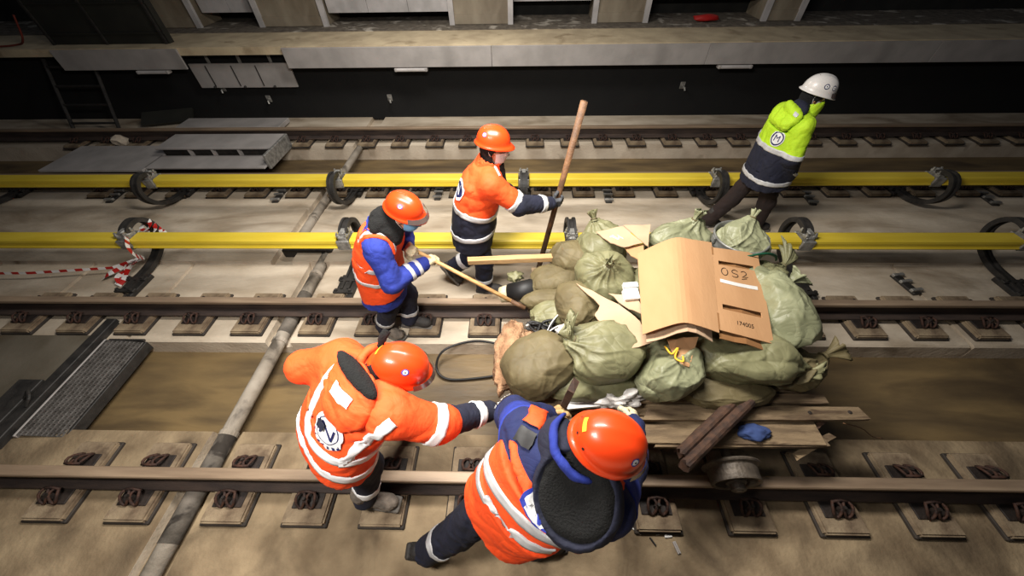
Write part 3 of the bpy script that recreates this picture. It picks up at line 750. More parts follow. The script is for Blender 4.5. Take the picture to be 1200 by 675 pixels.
def rbox(c, R, hs, rad):
    c = A3(c); M = np.array(R).T; hs = np.array(hs, float) - rad
    def fn(X, Y, Z):
        x, y, z = X - c[0], Y - c[1], Z - c[2]
        q = [np.abs(M[i, 0] * x + M[i, 1] * y + M[i, 2] * z) - hs[i] for i in range(3)]
        o = np.sqrt(sum(np.maximum(v, 0) ** 2 for v in q)); return o + np.minimum(np.maximum(np.maximum(q[0], q[1]), q[2]), 0) - rad
    m = np.linalg.norm(hs) + rad; return fn, c - m, c + m
def barrel(pts, lats, ws, ds, e=2.4):
    """body-like tube: elliptical sections (half width w along lat, half depth d) along a polyline"""
    pts = [A3(p) for p in pts]; prims = []
    lo = np.min(pts, 0) - max(ws) - 0.05; hi = np.max(pts, 0) + max(ws) + 0.05
    def fn(X, Y, Z):
        out = None; last = len(pts) - 2
        for i in range(len(pts) - 1):
            a, b = pts[i], pts[i + 1]; ab = b - a; L = np.linalg.norm(ab); ax = ab / L
            x, y, z = X - a[0], Y - a[1], Z - a[2]
            s = x * ax[0] + y * ax[1] + z * ax[2]; t = np.clip(s / L, 0, 1)
            l0 = A3(lats[i]); l1 = A3(lats[i + 1])
            lx = l0[0] + (l1[0] - l0[0]) * t; ly = l0[1] + (l1[1] - l0[1]) * t; lz = l0[2] + (l1[2] - l0[2]) * t
            dt = lx * ax[0] + ly * ax[1] + lz * ax[2]; lx, ly, lz = lx - dt * ax[0], ly - dt * ax[1], lz - dt * ax[2]
            n = np.sqrt(lx * lx + ly * ly + lz * lz); lx, ly, lz = lx / n, ly / n, lz / n
            u = x * lx + y * ly + z * lz
            fx, fy, fz = ax[1] * lz - ax[2] * ly, ax[2] * lx - ax[0] * lz, ax[0] * ly - ax[1] * lx
            v = x * fx + y * fy + z * fz
            w = ws[i] + (ws[i + 1] - ws[i]) * t; d = ds[i] + (ds[i + 1] - ds[i]) * t
            over = np.maximum(np.maximum(-s, s - L), 0)
            rad = ((np.abs(u / w) ** e + np.abs(v / d) ** e) ** (1 / e) - 1) * np.minimum(w, d)
            dd = np.where(over > 0, np.hypot(np.maximum(rad, 0), over), rad)
            out = dd if out is None else np.minimum(out, dd)
        return out
    return fn, lo, hi
def sdf_mesh(name, prims, m, parent=None, h=0.01, k=0.03, folds=None, cuts=(), keeps=(), smooth=1, seed=0, keepdata=None):
    prims = [p if isinstance(p, tuple) and len(p) == 2 and isinstance(p[0], tuple) else (p, k) for p in prims]
    lo = np.min([p[0][1] for p in prims], 0) - 0.05; hi = np.max([p[0][2] for p in prims], 0) + 0.05
    F = Field(lo, hi, h)
    for p, kk in prims: F.add(p, kk)
    if folds: F.folds(folds[0], folds[1], seed, *(folds[2:]))
    for cpr in cuts: F.cut(cpr)
    for p, n in keeps: F.keep(p, n)
    V, Q = F.mesh()
    for _ in range(smooth):
        acc = np.zeros_like(V); cn = np.zeros(len(V))
        for j in range(4):
            for jj in (1, 3):
                np.add.at(acc, Q[:, j], V[Q[:, (j + jj) % 4]]); np.add.at(cn, Q[:, j], 1)
        V = V * 0.5 + 0.5 * acc / np.maximum(cn, 1)[:, None]
    if keepdata is not None: keepdata.append(BVHTree.FromPolygons([tuple(v) for v in V], [tuple(int(i) for i in q) for q in Q]))
    if name is None: return BVHTree.FromPolygons([tuple(v) for v in V], [tuple(int(i) for i in q) for q in Q])
    return from_data(name, V, Q, m, parent, True)
# ------------------------------------------------------------------ figure helpers
def V3(*a): return Vector(a[0] if len(a) == 1 else a)
def ik(a, b, l1, l2, pole):
    """joint position between a and b with segment lengths l1, l2, bent towards pole"""
    a, b, pole = V3(a), V3(b), V3(pole); d = b - a; L = d.length
    if L > (l1 + l2) * 0.985: return a + d * (l1 / (l1 + l2)) + pole.normalized() * 0.02
    x = (l1 * l1 - l2 * l2 + L * L) / (2 * L); h = math.sqrt(max(l1 * l1 - x * x, 0)); n = d.normalized()
    p = pole - n * pole.dot(n); return a + n * x + p.normalized() * h
def snap(bvh, p, off=0.0):
    loc, nrm, i, d = bvh.find_nearest(V3(p)); return loc + nrm * off, nrm
def ring(bvh, c, axis, ref, a0, a1, n=40):
    ax = V3(axis).normalized(); r = V3(ref); r = (r - ax * r.dot(ax)).normalized(); q = ax.cross(r); out = []
    for i in range(n + 1):
        a = math.radians(a0 + (a1 - a0) * i / n); d = r * math.cos(a) + q * math.sin(a)
        hit = bvh.ray_cast(V3(c), d)
        if hit[0] is not None: out.append(hit[0])
    return out
def ribbon(name, bvh, pts, width, m, parent, off=0.006, closed=False, taper=None):
    if not closed: pts = resample([V3(p) for p in pts], max(0.012, sum((b - a).length for a, b in zip(pts, pts[1:])) / 60))
    n = len(pts); V = []; F = []
    if not closed:
        for _ in range(10):
            pts = [pts[0]] + [snap(bvh, pts[i] * 0.5 + (pts[i - 1] + pts[i + 1]) * 0.25)[0] for i in range(1, n - 1)] + [pts[-1]]
    ks = [(-0.53, -0.002), (-0.5, 1), (-0.25, 1), (0, 1), (0.25, 1), (0.5, 1), (0.53, -0.002)]
    for i, p in enumerate(pts):
        a = pts[i - 1] if (closed or i) else pts[i]; b = pts[(i + 1) % n] if (closed or i < n - 1) else pts[i]
        tg = (b - a).normalized(); base, nr = snap(bvh, p)
        wd = nr.cross(tg).normalized(); w = width if taper is None else width * taper(i / max(n - 1, 1))
        for k, o in ks:
            q, qn = snap(bvh, base + wd * k * w + nr * 0.02)
            V.append(q + qn * (off if o == 1 else -0.004))
    m7 = len(ks)
    for i in range(n if closed else n - 1):
        a = i * m7; b = ((i + 1) % n) * m7
        for j in range(m7 - 1): F.append((a + j, b + j, b + j + 1, a + j + 1))
    return from_data(name, V, F, m, parent, True)
def text_mesh(txt, size):
    cu = bpy.data.curves.new('t', 'FONT'); cu.body = txt; cu.size = size; cu.align_x = 'CENTER'; cu.align_y = 'CENTER'
    o = bpy.data.objects.new('t', cu); COL.objects.link(o); bpy.context.view_layer.update()
    me = bpy.data.meshes.new_from_object(o.evaluated_get(bpy.context.evaluated_depsgraph_get()))
    V = [v.co.copy() for v in me.vertices]; F = [tuple(p.vertices) for p in me.polygons]
    bpy.data.objects.remove(o); bpy.data.curves.remove(cu); bpy.data.meshes.remove(me)
    return V, F
def patch_frame(bvh, p, up):
    c, n = snap(bvh, p)
    ns = Vector((0, 0, 0))
    for dx in (-.03, 0, .03):
        for dy in (-.03, 0, .03):
            t = n.orthogonal().normalized(); ns += snap(bvh, c + t * dx + n.cross(t) * dy)[1]
    n = ns.normalized(); u = V3(up); u = (u - n * u.dot(n)).normalized(); r = u.cross(n)
    return c, n, u, r
def disc(name, bvh, p, up, rings, parent, off=0.007, n=28):
    """rings: list of (radius, material)"""
    c, nn, u, r = patch_frame(bvh, p, up); mats = []; V = [snap(bvh, c + nn * 0.02)[0] + nn * off]; F = []; FM = []
    prev = None; rad0 = 0
    for R, m in rings:
        if m not in mats: mats.append(m)
        sub = max(1, int((R - rad0) / 0.012))
        for s in range(sub):
            rr = rad0 + (R - rad0) * (s + 1) / sub; base = len(V)
            for j in range(n):
                a = 2 * PI * j / n; q, qn = snap(bvh, c + (r * math.cos(a) + u * math.sin(a)) * rr + nn * 0.03); V.append(q + qn * off)
            for j in range(n):
                k = (j + 1) % n
                if prev is None: F.append((0, base + j, base + k))
                else: F.append((prev + j, base + j, base + k, prev + k))
                FM.append(mats.index(m))
            prev = base
        rad0 = R
    return from_data(name, V, F, mats, parent, True, fm=FM)
def quad(name, bvh, p, up, w, h, m, parent, off=0.007, nx=8, ny=5, tilt=0):
    c, nn, u, r = patch_frame(bvh, p, up)
    if tilt: Rm = Matrix.Rotation(math.radians(tilt), 3, nn); u = Rm @ u; r = Rm @ r
    V = []; F = []
    for j in range(ny + 1):
        for i in range(nx + 1):
            q, qn = snap(bvh, c + r * (i / nx - .5) * w + u * (j / ny - .5) * h + nn * 0.03); V.append(q + qn * off)
    for j in range(ny):
        for i in range(nx):
            a = j * (nx + 1) + i; F.append((a, a + 1, a + nx + 2, a + nx + 1))
    return from_data(name, V, F, m, parent, True)
def lettering(name, bvh, p, up, txt, size, m, parent, off=0.010, tilt=0, sx=1.0):
    c, nn, u, r = patch_frame(bvh, p, up)
    if tilt: Rm = Matrix.Rotation(math.radians(tilt), 3, nn); u = Rm @ u; r = Rm @ r
    T, F = text_mesh(txt, size); V = []
    for t in T:
        q, qn = snap(bvh, c + r * t.x * sx + u * t.y + nn * 0.03); V.append(q + qn * off)
    return from_data(name, V, F, m, parent, False)

def hand_prims(wrist, f, n, side, curl, r=1.0, grip=True, spread=0.0):
    """side +1 right hand, -1 left; n: palm normal, f: finger direction"""
    w = V3(wrist); f = V3(f).normalized(); n = V3(n); n = (n - f * n.dot(f)).normalized(); t = n.cross(f) * (-side)
    R = Matrix((f, t, n)).transposed(); P = []
    P.append((rbox(w + f * 0.052, R, (0.052, 0.043, 0.019 * r), 0.017), 0.012))
    for i, (o, l) in enumerate(((0.031, 0.92), (0.0105, 1.0), (-0.0105, 0.94), (-0.031, 0.76))):
        p = w + f * 0.098 + t * o - f * abs(o) * 0.15; a = 0; d = f + t * o * spread; rr = 0.0108 * r
        for seg, (ln, c) in enumerate(((0.044, curl[0]), (0.030, curl[1]), (0.024, curl[2]))):
            a += math.radians(c); d2 = (f + t * o * spread).normalized() * math.cos(a) + n * math.sin(a); q = p + d2 * ln * l
            P.append((capsule(p, q, rr, rr * 0.93), 0.006)); p = q; rr *= 0.93
    p = w + f * 0.025 + t * 0.036 + n * 0.006
    for ln, d in ((0.044, f * 0.55 + t * 0.75 + n * 0.5), (0.034, f * 0.75 + t * 0.15 + n * (0.8 if grip else 0.2)), (0.026, f * 0.7 - t * 0.35 + n * (0.7 if grip else 0.1))):
        q = p + d.normalized() * ln; P.append((capsule(p, q, 0.0135 * r, 0.0115 * r), 0.008)); p = q
    return P
def glove(root, wrist, elbow, f, n, side, curl, m, grip=True, cuff=True, seed=0):
    P = hand_prims(wrist, f, n, side, curl, 1.12, grip)
    if cuff:
        d = (V3(elbow) - V3(wrist)).normalized(); P.append((capsule(V3(wrist) + V3(f).normalized() * 0.02, V3(wrist) + d * 0.05, 0.036, 0.042), 0.02))
    return sdf_mesh('glove', P, m, root, h=0.0042, smooth=1, folds=(0.0022, 70), seed=seed)
def boot(root, ankle, f, u, m, ms, seed=0):
    a = V3(ankle); f = V3(f).normalized(); u = V3(u); u = (u - f * u.dot(f)).normalized(); l = u.cross(f)
    R = Matrix((f, l, u)).transposed()
    P = [(capsule(a + u * 0.11, a, 0.062, 0.056), 0.02), (ellip(a - f * 0.03 - u * 0.045, R, (0.062, 0.048, 0.06)), 0.03), (ellip(a + f * 0.075 - u * 0.045, R, (0.13, 0.049, 0.052)), 0.04), (ellip(a + f * 0.15 - u * 0.058, R, (0.062, 0.05, 0.042)), 0.03)]
    o = sdf_mesh('boot', P, m, root, h=0.008, folds=(0.004, 45), seed=seed, keeps=[(a - u * 0.088, -u)])
    S = [(rbox(a + f * 0.12 - u * 0.098, R, (0.105, 0.053, 0.016), 0.014), 0.02), (rbox(a - f * 0.035 - u * 0.096, R, (0.062, 0.047, 0.020), 0.014), 0.03), (rbox(a + f * 0.04 - u * 0.094, R, (0.1, 0.045, 0.013), 0.012), 0.02)]
    sdf_mesh('boot_sole', S, ms, o, h=0.008, smooth=0)
    return o
def helmet_mesh(c, R, L=0.138, W=0.110, H=0.124, peak=0.034, ridge=0.0):
    """shell + brim; R columns forward, left, up"""
    nt, ns = 48, 16; V = []; F = []; c = V3(c)
    def P(x, y, z): V.append(c + R @ Vector((x, y, z)))
    P(0, 0, H + ridge)
    rows = []
    for s in range(1, ns + 1):
        a = s / ns * PI / 2; rr = math.sin(a) ** 0.92; z = H * math.cos(a) ** 0.85
        rows.append([(rr, z, 0) for _ in range(nt)])
    def brim(t): return 0.010 + peak * max(0, math.cos(t)) ** 1.5 + 0.008 * max(0, -math.cos(t)) ** 2
    for k in range(ns):
        for j in range(nt):
            t = 2 * PI * j / nt; rr, z, _ = rows[k][j]; x = L * rr * math.cos(t); y = W * rr * math.sin(t)
            bump = ridge * math.exp(-(y / 0.016) ** 2) * (1 - rr ** 4) + 0.5 * ridge * (math.exp(-((abs(y) - 0.05) / 0.012) ** 2)) * (1 - rr ** 4)
            P(x, y, z + bump)
    for q, (fr, dz) in enumerate(((0.35, -0.006), (1.0, -0.016), (1.0, -0.021), (0.2, -0.012), (-0.6, 0.0))):
        for j in range(nt):
            t = 2 * PI * j / nt; b = brim(t) * fr if fr > 0 else -0.012; dip = -0.012 * max(0, math.cos(t)) ** 2 * max(fr, 0)
            P((L + b) * math.cos(t), (W + min(b, 0.013)) * math.sin(t), dz + dip)
    nr = ns + 5
    for j in range(nt): F.append((0, 1 + j, 1 + (j + 1) % nt))
    for k in range(nr - 1):
        for j in range(nt):
            a = 1 + k * nt; b = a + nt; F.append((a + j, b + j, b + (j + 1) % nt, a + (j + 1) % nt))
    F.append(tuple(1 + (nr - 1) * nt + j for j in range(nt))[::-1])
    return V, F
def helmet(root, c, f, up, m, sticker=None, label=None, rivets=False, visor=True, ridge=0.0, srad=0.021, scol=None, **k):
    scol = scol or M_emblue
    R = frame(f, up); V, F = helmet_mesh(c, R, ridge=ridge, **k); o = from_data('hard_hat', V, F, m, root, True)
    bv = BVHTree.FromPolygons(V, F); c = V3(c)
    def at(az, el):
        a, e = math.radians(az), math.radians(el); return c + R @ Vector((0.15 * math.cos(a) * math.cos(e), 0.12 * math.sin(a) * math.cos(e), 0.14 * math.sin(e)))
    if sticker:
        for az, el in sticker:
            disc('round_sticker', bv, at(az, el), R @ Vector((0, 0, 1)), [(0.55 * srad, M_emwhite), (0.70 * srad, M_emwhite), (srad, scol)], o, 0.002, 20)
            disc('sticker_mark', bv, at(az, el), R @ Vector((0, 0, 1)), [(0.27 * srad, M_ink)], o, 0.0032, 5)
    if label is not None:
        q = quad('yellow_label', bv, at(*label), R @ Vector((0, 0, 1)), 0.075, 0.022, M_label, o, 0.002)
    if rivets:
        for az in (120, 150, 185, 215):
            disc('rivet', bv, at(az, 10), R @ Vector((0, 0, 1)), [(0.006, M_black)], o, 0.002, 8)
    if visor:
        mb = MB(); pts = []
        for j in range(13):
            t = math.radians(-62 + 124 * j / 12); pts.append((c + R @ Vector((0.168 * math.cos(t) + 0.012, 0.128 * math.sin(t), -0.012)), c + R @ Vector((0.150 * math.cos(t) + 0.008, 0.120 * math.sin(t), 0.022))))
        vs = [[mb.bm.verts.new(a), mb.bm.verts.new(b)] for a, b in pts]
        for a, b in zip(vs, vs[1:]): mb.bm.faces.new((a[0], b[0], b[1], a[1]))
        mb.build('visor_rim', M_visor, o, smooth=True)
    return o
def head_prims(c, R):
    c = V3(c); f, l, u = R.col[0], R.col[1], R.col[2]
    P = [(ellip(c + u * 0.03 - f * 0.005, R, (0.096, 0.076, 0.098)), 0.02), (ellip(c + f * 0.024 - u * 0.055, R, (0.070, 0.058, 0.066)), 0.03), (capsule(c + f * 0.085 + u * 0.008, c + f * 0.108 - u * 0.032, 0.010, 0.014), 0.014),
         (capsule(c + f * 0.082 + l * 0.03 + u * 0.03, c + f * 0.082 - l * 0.03 + u * 0.03, 0.012, 0.012), 0.015), (capsule(c + f * 0.082 + l * 0.016 - u * 0.062, c + f * 0.082 - l * 0.016 - u * 0.062, 0.010, 0.010), 0.008)]
    for s in (-1, 1): P.append((ellip(c + l * s * 0.077 - f * 0.01 - u * 0.005, R, (0.026, 0.010, 0.034)), 0.008))
    return P
def face_bits(root, c, R):
    c = V3(c); f, l, u = R.col[0], R.col[1], R.col[2]
    for s in (-1, 1):
        mb = MB(); bmesh.ops.create_icosphere(mb.bm, subdivisions=2, radius=0.0125, matrix=Matrix.Translation(c + f * 0.082 + l * s * 0.032 + u * 0.012)); e = mb.build('eye', M_eye, root, smooth=True)
        mb = MB(); bmesh.ops.create_icosphere(mb.bm, subdivisions=2, radius=0.006, matrix=Matrix.Translation(c + f * 0.0905 + l * s * 0.032 + u * 0.012)); mb.build('iris', M_hair, e, smooth=True)
def mask_mesh(root, bv, c, R, m):
    c = V3(c); V = []; F = []; nx, ny = 14, 9
    for j in range(ny + 1):
        for i in range(nx + 1):
            a = math.radians(-68 + 136 * i / nx); z = -0.105 + 0.10 * j / ny
            d = R @ Vector((math.cos(a), math.sin(a), 0)); hit = bv.ray_cast(c + R @ Vector((0, 0, z)) + d * 0.2, -d)
            p = hit[0] if hit[0] else c + d * 0.08 + R @ Vector((0, 0, z))
            V.append(p + d * (0.006 + 0.004 * math.cos(a) + 0.0012 * (j % 2)))
    for j in range(ny):
        for i in range(nx):
            a = j * (nx + 1) + i; F.append((a, a + 1, a + nx + 2, a + nx + 1))
    o = from_data('face_mask', V, F, m, root, True)
    for s in (0, nx):
        sg = -1 if s == 0 else 1; ear = c + R @ Vector((-0.015, sg * 0.086, 0.01)); mb = MB()
        mb.tube(catmull([V[s + 1 * (nx + 1)], ear - R @ Vector((0, 0, 0.03)), ear + R @ Vector((-0.012, 0, 0)), ear + R @ Vector((0, 0, 0.03)), V[s + (ny - 1) * (nx + 1)]], 4), 0.0018, 5); mb.build('ear_loop', M_white, o, smooth=True)

def collar_arc(root, c, R, rx, ry, r, m, a0, a1, name='collar', flat=0.6):
    c = V3(c); n = 26; pts = [c + R @ Vector((rx * math.cos(math.radians(a0 + (a1 - a0) * i / n)), ry * math.sin(math.radians(a0 + (a1 - a0) * i / n)), 0.004 * math.sin(i * 0.9))) for i in range(n + 1)]
    mb = MB(); rs = [r * min(1, 0.35 + 3 * min(i, n - i) / n) * (1 + 0.06 * math.sin(i * 1.7)) for i in range(n + 1)]; mb.tube(pts, rs, 12, flat=flat); return mb.build(name, m, root, smooth=True)
class Figure:
    """one worker: joints in world space; builds the continuous body and keeps what clothing needs"""
    def __init__(s, label, base, spine, left, sh, elbow, wrist, hip, knee, ankle, head, hf, hup=(0, 0, 1), bulk=1.0):
        s.root = thing('person', label, 'person', base)
        s.spine = [V3(p) for p in spine]; s.left = V3(left).normalized(); s.sh = [V3(p) for p in sh]; s.el = [V3(p) for p in elbow]; s.wr = [V3(p) for p in wrist]
        s.hip = [V3(p) for p in hip]; s.kn = [V3(p) for p in knee]; s.an = [V3(p) for p in ankle]; s.head = V3(head); s.R = frame(hf, hup); s.bulk = bulk
        neck = s.spine[-1]; nd = (s.head - neck)
        P = [(barrel(s.spine, [s.left] * len(s.spine), [0.15, 0.15, 0.14, 0.16, 0.10][-len(s.spine):], [0.11, 0.11, 0.10, 0.11, 0.08][-len(s.spine):]), 0.05), (capsule(neck, neck + nd * 0.75, 0.062, 0.056), 0.04)]
        for i in (0, 1):
            P += [(capsule(neck * 0.5 + s.sh[i] * 0.5, s.sh[i], 0.07, 0.06), 0.05), (capsule(s.sh[i], s.el[i], 0.052, 0.042), 0.03), (capsule(s.el[i], s.wr[i], 0.042, 0.030), 0.02)]
            P += [(capsule(s.hip[i], s.kn[i], 0.082, 0.056), 0.05), (capsule(s.kn[i], s.an[i], 0.054, 0.038), 0.02)]
            P += [(capsule(s.wr[i], s.wr[i] + (s.wr[i] - s.el[i]).normalized() * 0.07, 0.024, 0.022), 0.015)]
            P += [(capsule(s.spine[0] * 0.6 + s.hip[i] * 0.4, s.hip[i], 0.1, 0.085), 0.05)]
        P += head_prims(s.head, s.R)
        keep = []; sdf_mesh('body', P, M_skin, s.root, h=0.0095, keepdata=keep, smooth=1); s.body = keep[0]
        face_bits(s.root, s.head, s.R)
    def torso(s, w, d, ext=0.0, e=2.3):
        k = len(s.spine); return barrel(s.spine, [s.left] * k, w, d, e)
    def sleeve(s, i, r0, r1, r2, t1=1.0, t0=0.0):
        a, b, c = s.sh[i], s.el[i], s.wr[i]; out = []
        out.append((capsule(a, b, r0, r1), 0.05))
        if t1 > 0: out.append((capsule(b, b.lerp(c, t1), r1, r1 + (r2 - r1) * t1), 0.03))
        return out
    def legs(s, m, r=(0.108, 0.088, 0.078), folds=(0.010, 22), seed=1, end=1.0):
        P = [(barrel([s.hip[0] * .5 + s.hip[1] * .5 - (s.spine[1] - s.spine[0]).normalized() * 0.07, s.spine[1]], [s.left, s.left], [0.175, 0.18], [0.13, 0.13]), 0.06)]
        for i in (0, 1):
            P += [(capsule(s.hip[i], s.kn[i], r[0], r[1]), 0.05), (capsule(s.kn[i], s.kn[i].lerp(s.an[i], end), r[1] * 0.97, r[2]), 0.03)]
        keep = []; s.trous = sdf_mesh('trousers', P, m, s.root, h=0.011, folds=folds, seed=seed, keepdata=keep); s.tb = keep[0]; return s.trous
    def leg_band(s, i, t, w=0.05, m=None):
        c = s.kn[i].lerp(s.an[i], t); ax = s.an[i] - s.kn[i]; pts = ring(s.tb, c, ax, (1, 0.3, 0.2), 0, 354, 26)
        return ribbon('reflective_band', s.tb, pts, w, m or M_refl, s.trous, 0.005, closed=True)
GROUND = GZ
# ------------------------------------------------------------------ worker: orange jacket, back to the viewer (front left)
def worker_orange():
    sp = [(-1.035, 0.015, 0.60), (-0.985, 0.03, 0.73), (-0.90, 0.07, 0.88), (-0.80, 0.11, 1.01), (-0.73, 0.13, 1.09)]
    left = Vector((-0.72, 0.69, 0.0))
    sh = [(-0.935, 0.29, 1.05), (-0.595, -0.02, 1.08)]
    wr = [(-0.96, 0.42, 0.78), (-0.175, 0.16, 0.715)]
    el = [(-1.17, 0.28, 0.98), (-0.40, 0.0, 0.92)]
    hip = [(-1.06, 0.09, 0.66), (-0.93, -0.09, 0.66)]; kn = [(-0.86, 0.30, 0.22), (-0.94, -0.02, 0.30)]; an = [(-0.86, 0.55, -0.31), (-1.035, -0.125, -0.03)]
    P = Figure('person bending forward in orange jacket with white bands, back to viewer, pushing the sacks', (-0.98, 0.05, GROUND), sp, left, sh, el, wr, hip, kn, an, (-0.60, 0.205, 1.10), (0.92, 0.0, -0.42), (0.42, 0, 0.9))
    r = P.root
    P.legs(M_navy, seed=4); P.leg_band(1, 0.62, 0.055, M_refllit); P.leg_band(0, 0.62, 0.055)
    boot(r, an[1], (0.96, -0.1, -0.02), (0, 0, 1), M_bootgrey, M_sole, 3); boot(r, an[0], (0.9, 0.2, 0), (0, 0, 1), M_bootgrey, M_sole, 5)
    tor = P.torso([0.272, 0.262, 0.248, 0.25, 0.16], [0.172, 0.17, 0.16, 0.16, 0.12])
    tb = sdf_mesh(None, [(tor, 0.03)], None, h=0.015, folds=(0.009, 14), seed=21)
    keep = []
    up = [(tor, 0.03), (capsule(P.sh[0], P.sh[0] * .5 + P.spine[-1] * .5, 0.095, 0.10), 0.06), (capsule(P.sh[1], P.sh[1] * .5 + P.spine[-1] * .5, 0.095, 0.10), 0.06)]
    arm = P.sleeve(0, 0.098, 0.084, 0.07, 0.5) + [(capsule(P.sh[1], P.el[1], 0.098, 0.092), 0.05), (capsule(P.el[1], P.el[1].lerp(P.wr[1], 0.12), 0.092, 0.088), 0.02)]
    jk = sdf_mesh('jacket', up + arm, M_orange, r, h=0.0095, folds=(0.009, 15), seed=21, keepdata=keep); jb = keep[0]
    low = sdf_mesh('jacket_forearm', [(capsule(P.el[1], P.wr[1], 0.080, 0.058), 0.02)], M_navy, r, h=0.009, folds=(0.010, 28), seed=8, keepdata=keep); fb = keep[1]
    # reflective bands: two rings, two braces, sleeve cuffs
    ax = P.spine[2] - P.spine[1]
    c1 = P.spine[0].lerp(P.spine[1], 0.75); c2 = P.spine[1].lerp(P.spine[2], 0.45)
    for c in (c1,):
        ribbon('reflective_band', jb, ring(tb, c, ax, -Vector((0.7, 0.7, 0)), -165, 165, 44), 0.052, M_refllit, jk)
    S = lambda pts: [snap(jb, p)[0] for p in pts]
    ribbon('reflective_brace', jb, S([(-0.88, 0.17, 1.19), (-0.925, 0.115, 1.14), (-0.98, 0.07, 1.08), (-1.03, 0.03, 1.0), (-1.065, 0.0, 0.935), (-1.05, -0.055, 0.89), (-0.998, -0.108, 0.885), (-0.936, -0.143, 0.873), (-0.86, -0.162, 0.862)]), 0.05, M_refllit, jk)
    ribbon('reflective_brace', jb, S([(-0.86, -0.163, 0.862), (-0.80, -0.150, 0.90), (-0.765, -0.138, 0.949), (-0.697, -0.106, 0.993), (-0.61, -0.11, 1.11), (-0.543, -0.076, 1.151)]), 0.055, M_refllit, jk)
    ribbon('reflective_band', jb, S([(-0.87, -0.162, 0.852), (-0.80, -0.145, 0.835), (-0.765, -0.12, 0.81), (-0.72, -0.06, 0.80), (-0.69, 0.03, 0.82)]), 0.045, M_refllit, jk)
    ribbon('reflective_cuff', jb, ring(jb, P.sh[1].lerp(P.el[1], 0.90), P.el[1] - P.sh[1], (0, 0, 1), 0, 354, 30), 0.055, M_refllit, jk, closed=True)
    ribbon('reflective_cuff', fb, ring(fb, P.el[1].lerp(P.wr[1], 0.74), P.wr[1] - P.el[1], (0, 0, 1), 0, 354, 26), 0.05, M_refllit, low, closed=True)
    # hood lying on the back, its black opening towards the neck
    n = Vector((-0.42, -0.42, 0.80)).normalized(); ndir = Vector((0.55, 0.55, 0.62)).normalized()
    R = Matrix((ndir, left, ndir.cross(left))).transposed()
    hc = Vector((-0.80, 0.055, 1.135))
    keep2 = []
    hood = sdf_mesh('hood', [(ellip(hc + ndir * 0.02 - left * 0.015, R, (0.135, 0.175, 0.064)), 0.04), (ellip(hc - ndir * 0.055 - left * 0.015, R, (0.10, 0.13, 0.045)), 0.05)], M_orange, r, h=0.009, folds=(0.012, 20), seed=12, keepdata=keep2,
                    cuts=[ellip(hc + ndir * 0.125 + R.col[2] * 0.045, R, (0.036, 0.17, 0.06))]); hb = keep2[0]
    sdf_mesh('hood_lining', [(ellip(hc + ndir * 0.112 + R.col[2] * 0.018, R, (0.036, 0.172, 0.046)), 0.02)], M_fleece, hood, h=0.009, folds=(0.008, 24), seed=3)
    quad('reflective_patch', hb, (-0.80, 0.0, 1.22), (0.5, 0.5, 0.6), 0.145, 0.062, M_refllit, hood, 0.008, tilt=4)
    quad('dark_tab', jb, (-0.935, -0.065, 1.055), (0.5, 0.5, 0.6), 0.055, 0.045, M_navy, jk, 0.02)
    ep = Vector((-0.905, -0.10, 1.03))
    disc('back_emblem', jb, ep, (0.5, 0.5, 0.6), [(0.070, M_emwhite), (0.078, M_emnavy), (0.105, M_emwhite)], jk, 0.008, 32)
    lettering('emblem_letters', jb, ep, (0.5, 0.5, 0.6), 'N', 0.10, M_emnavy, jk, 0.0115, sx=1.5)
    for q in range(-3, 4):
        a = math.radians(270 + q * 20); c, nn, u, rr = patch_frame(jb, ep, (0.5, 0.5, 0.6))
        quad('emblem_tick', jb, c + (rr * math.cos(a) + u * math.sin(a)) * 0.091, u, 0.016, 0.012, M_emnavy, jk, 0.0115, 2, 2, tilt=q * 20)
    # collar, black neck warmer and helmet
    nk = P.spine[-1]; nd = (P.head - nk).normalized()
    collar_arc(jk, P.head - P.R.col[0] * 0.055 - P.R.col[2] * 0.035, P.R, 0.135, 0.135, 0.034, M_orange, 75, 290, flat=0.75)
    sdf_mesh('neck_warmer', [(capsule(nk - nd * 0.02, P.head - P.R.col[0] * 0.02, 0.088, 0.094), 0.03), (ellip(P.head - P.R.col[0] * 0.012 + P.R.col[2] * 0.01, P.R, (0.104, 0.093, 0.115)), 0.03)], M_fleece, r, h=0.009, folds=(0.006, 30), seed=2,
             cuts=[ellip(P.head + P.R.col[0] * 0.11 - P.R.col[2] * 0.02, P.R, (0.07, 0.065, 0.09))])
    mb = MB(); h0 = P.head - P.R.col[0] * 0.12 + P.R.col[1] * 0.105; mb.tube(catmull([h0 - P.R.col[2] * 0.05, h0, h0 + P.R.col[2] * 0.05 + P.R.col[1] * 0.02, h0 + P.R.col[2] * 0.075 + P.R.col[1] * 0.05 + P.R.col[0] * 0.01], 5), [0.016] * 8 + [0.021] * 8, 10, flat=0.6); mb.build('collar_tab', M_fleece, r, smooth=True)
    helmet(r, P.head + P.R.col[2] * 0.035, P.R.col[0], P.R.col[2], M_hat, [(-78, 44)], (165, 26), ridge=0.003)
    glove(r, P.wr[1], P.el[1], (0.9, 0.25, -0.35), (0.35, 0.55, 0.2), 1, (18, 25, 20), M_tan, False, seed=1)
    glove(r, P.wr[0], P.el[0], (0.55, 0.3, -0.75), (0.5, -0.6, 0), -1, (35, 40, 25), M_tan, True, seed=2)
worker_orange()

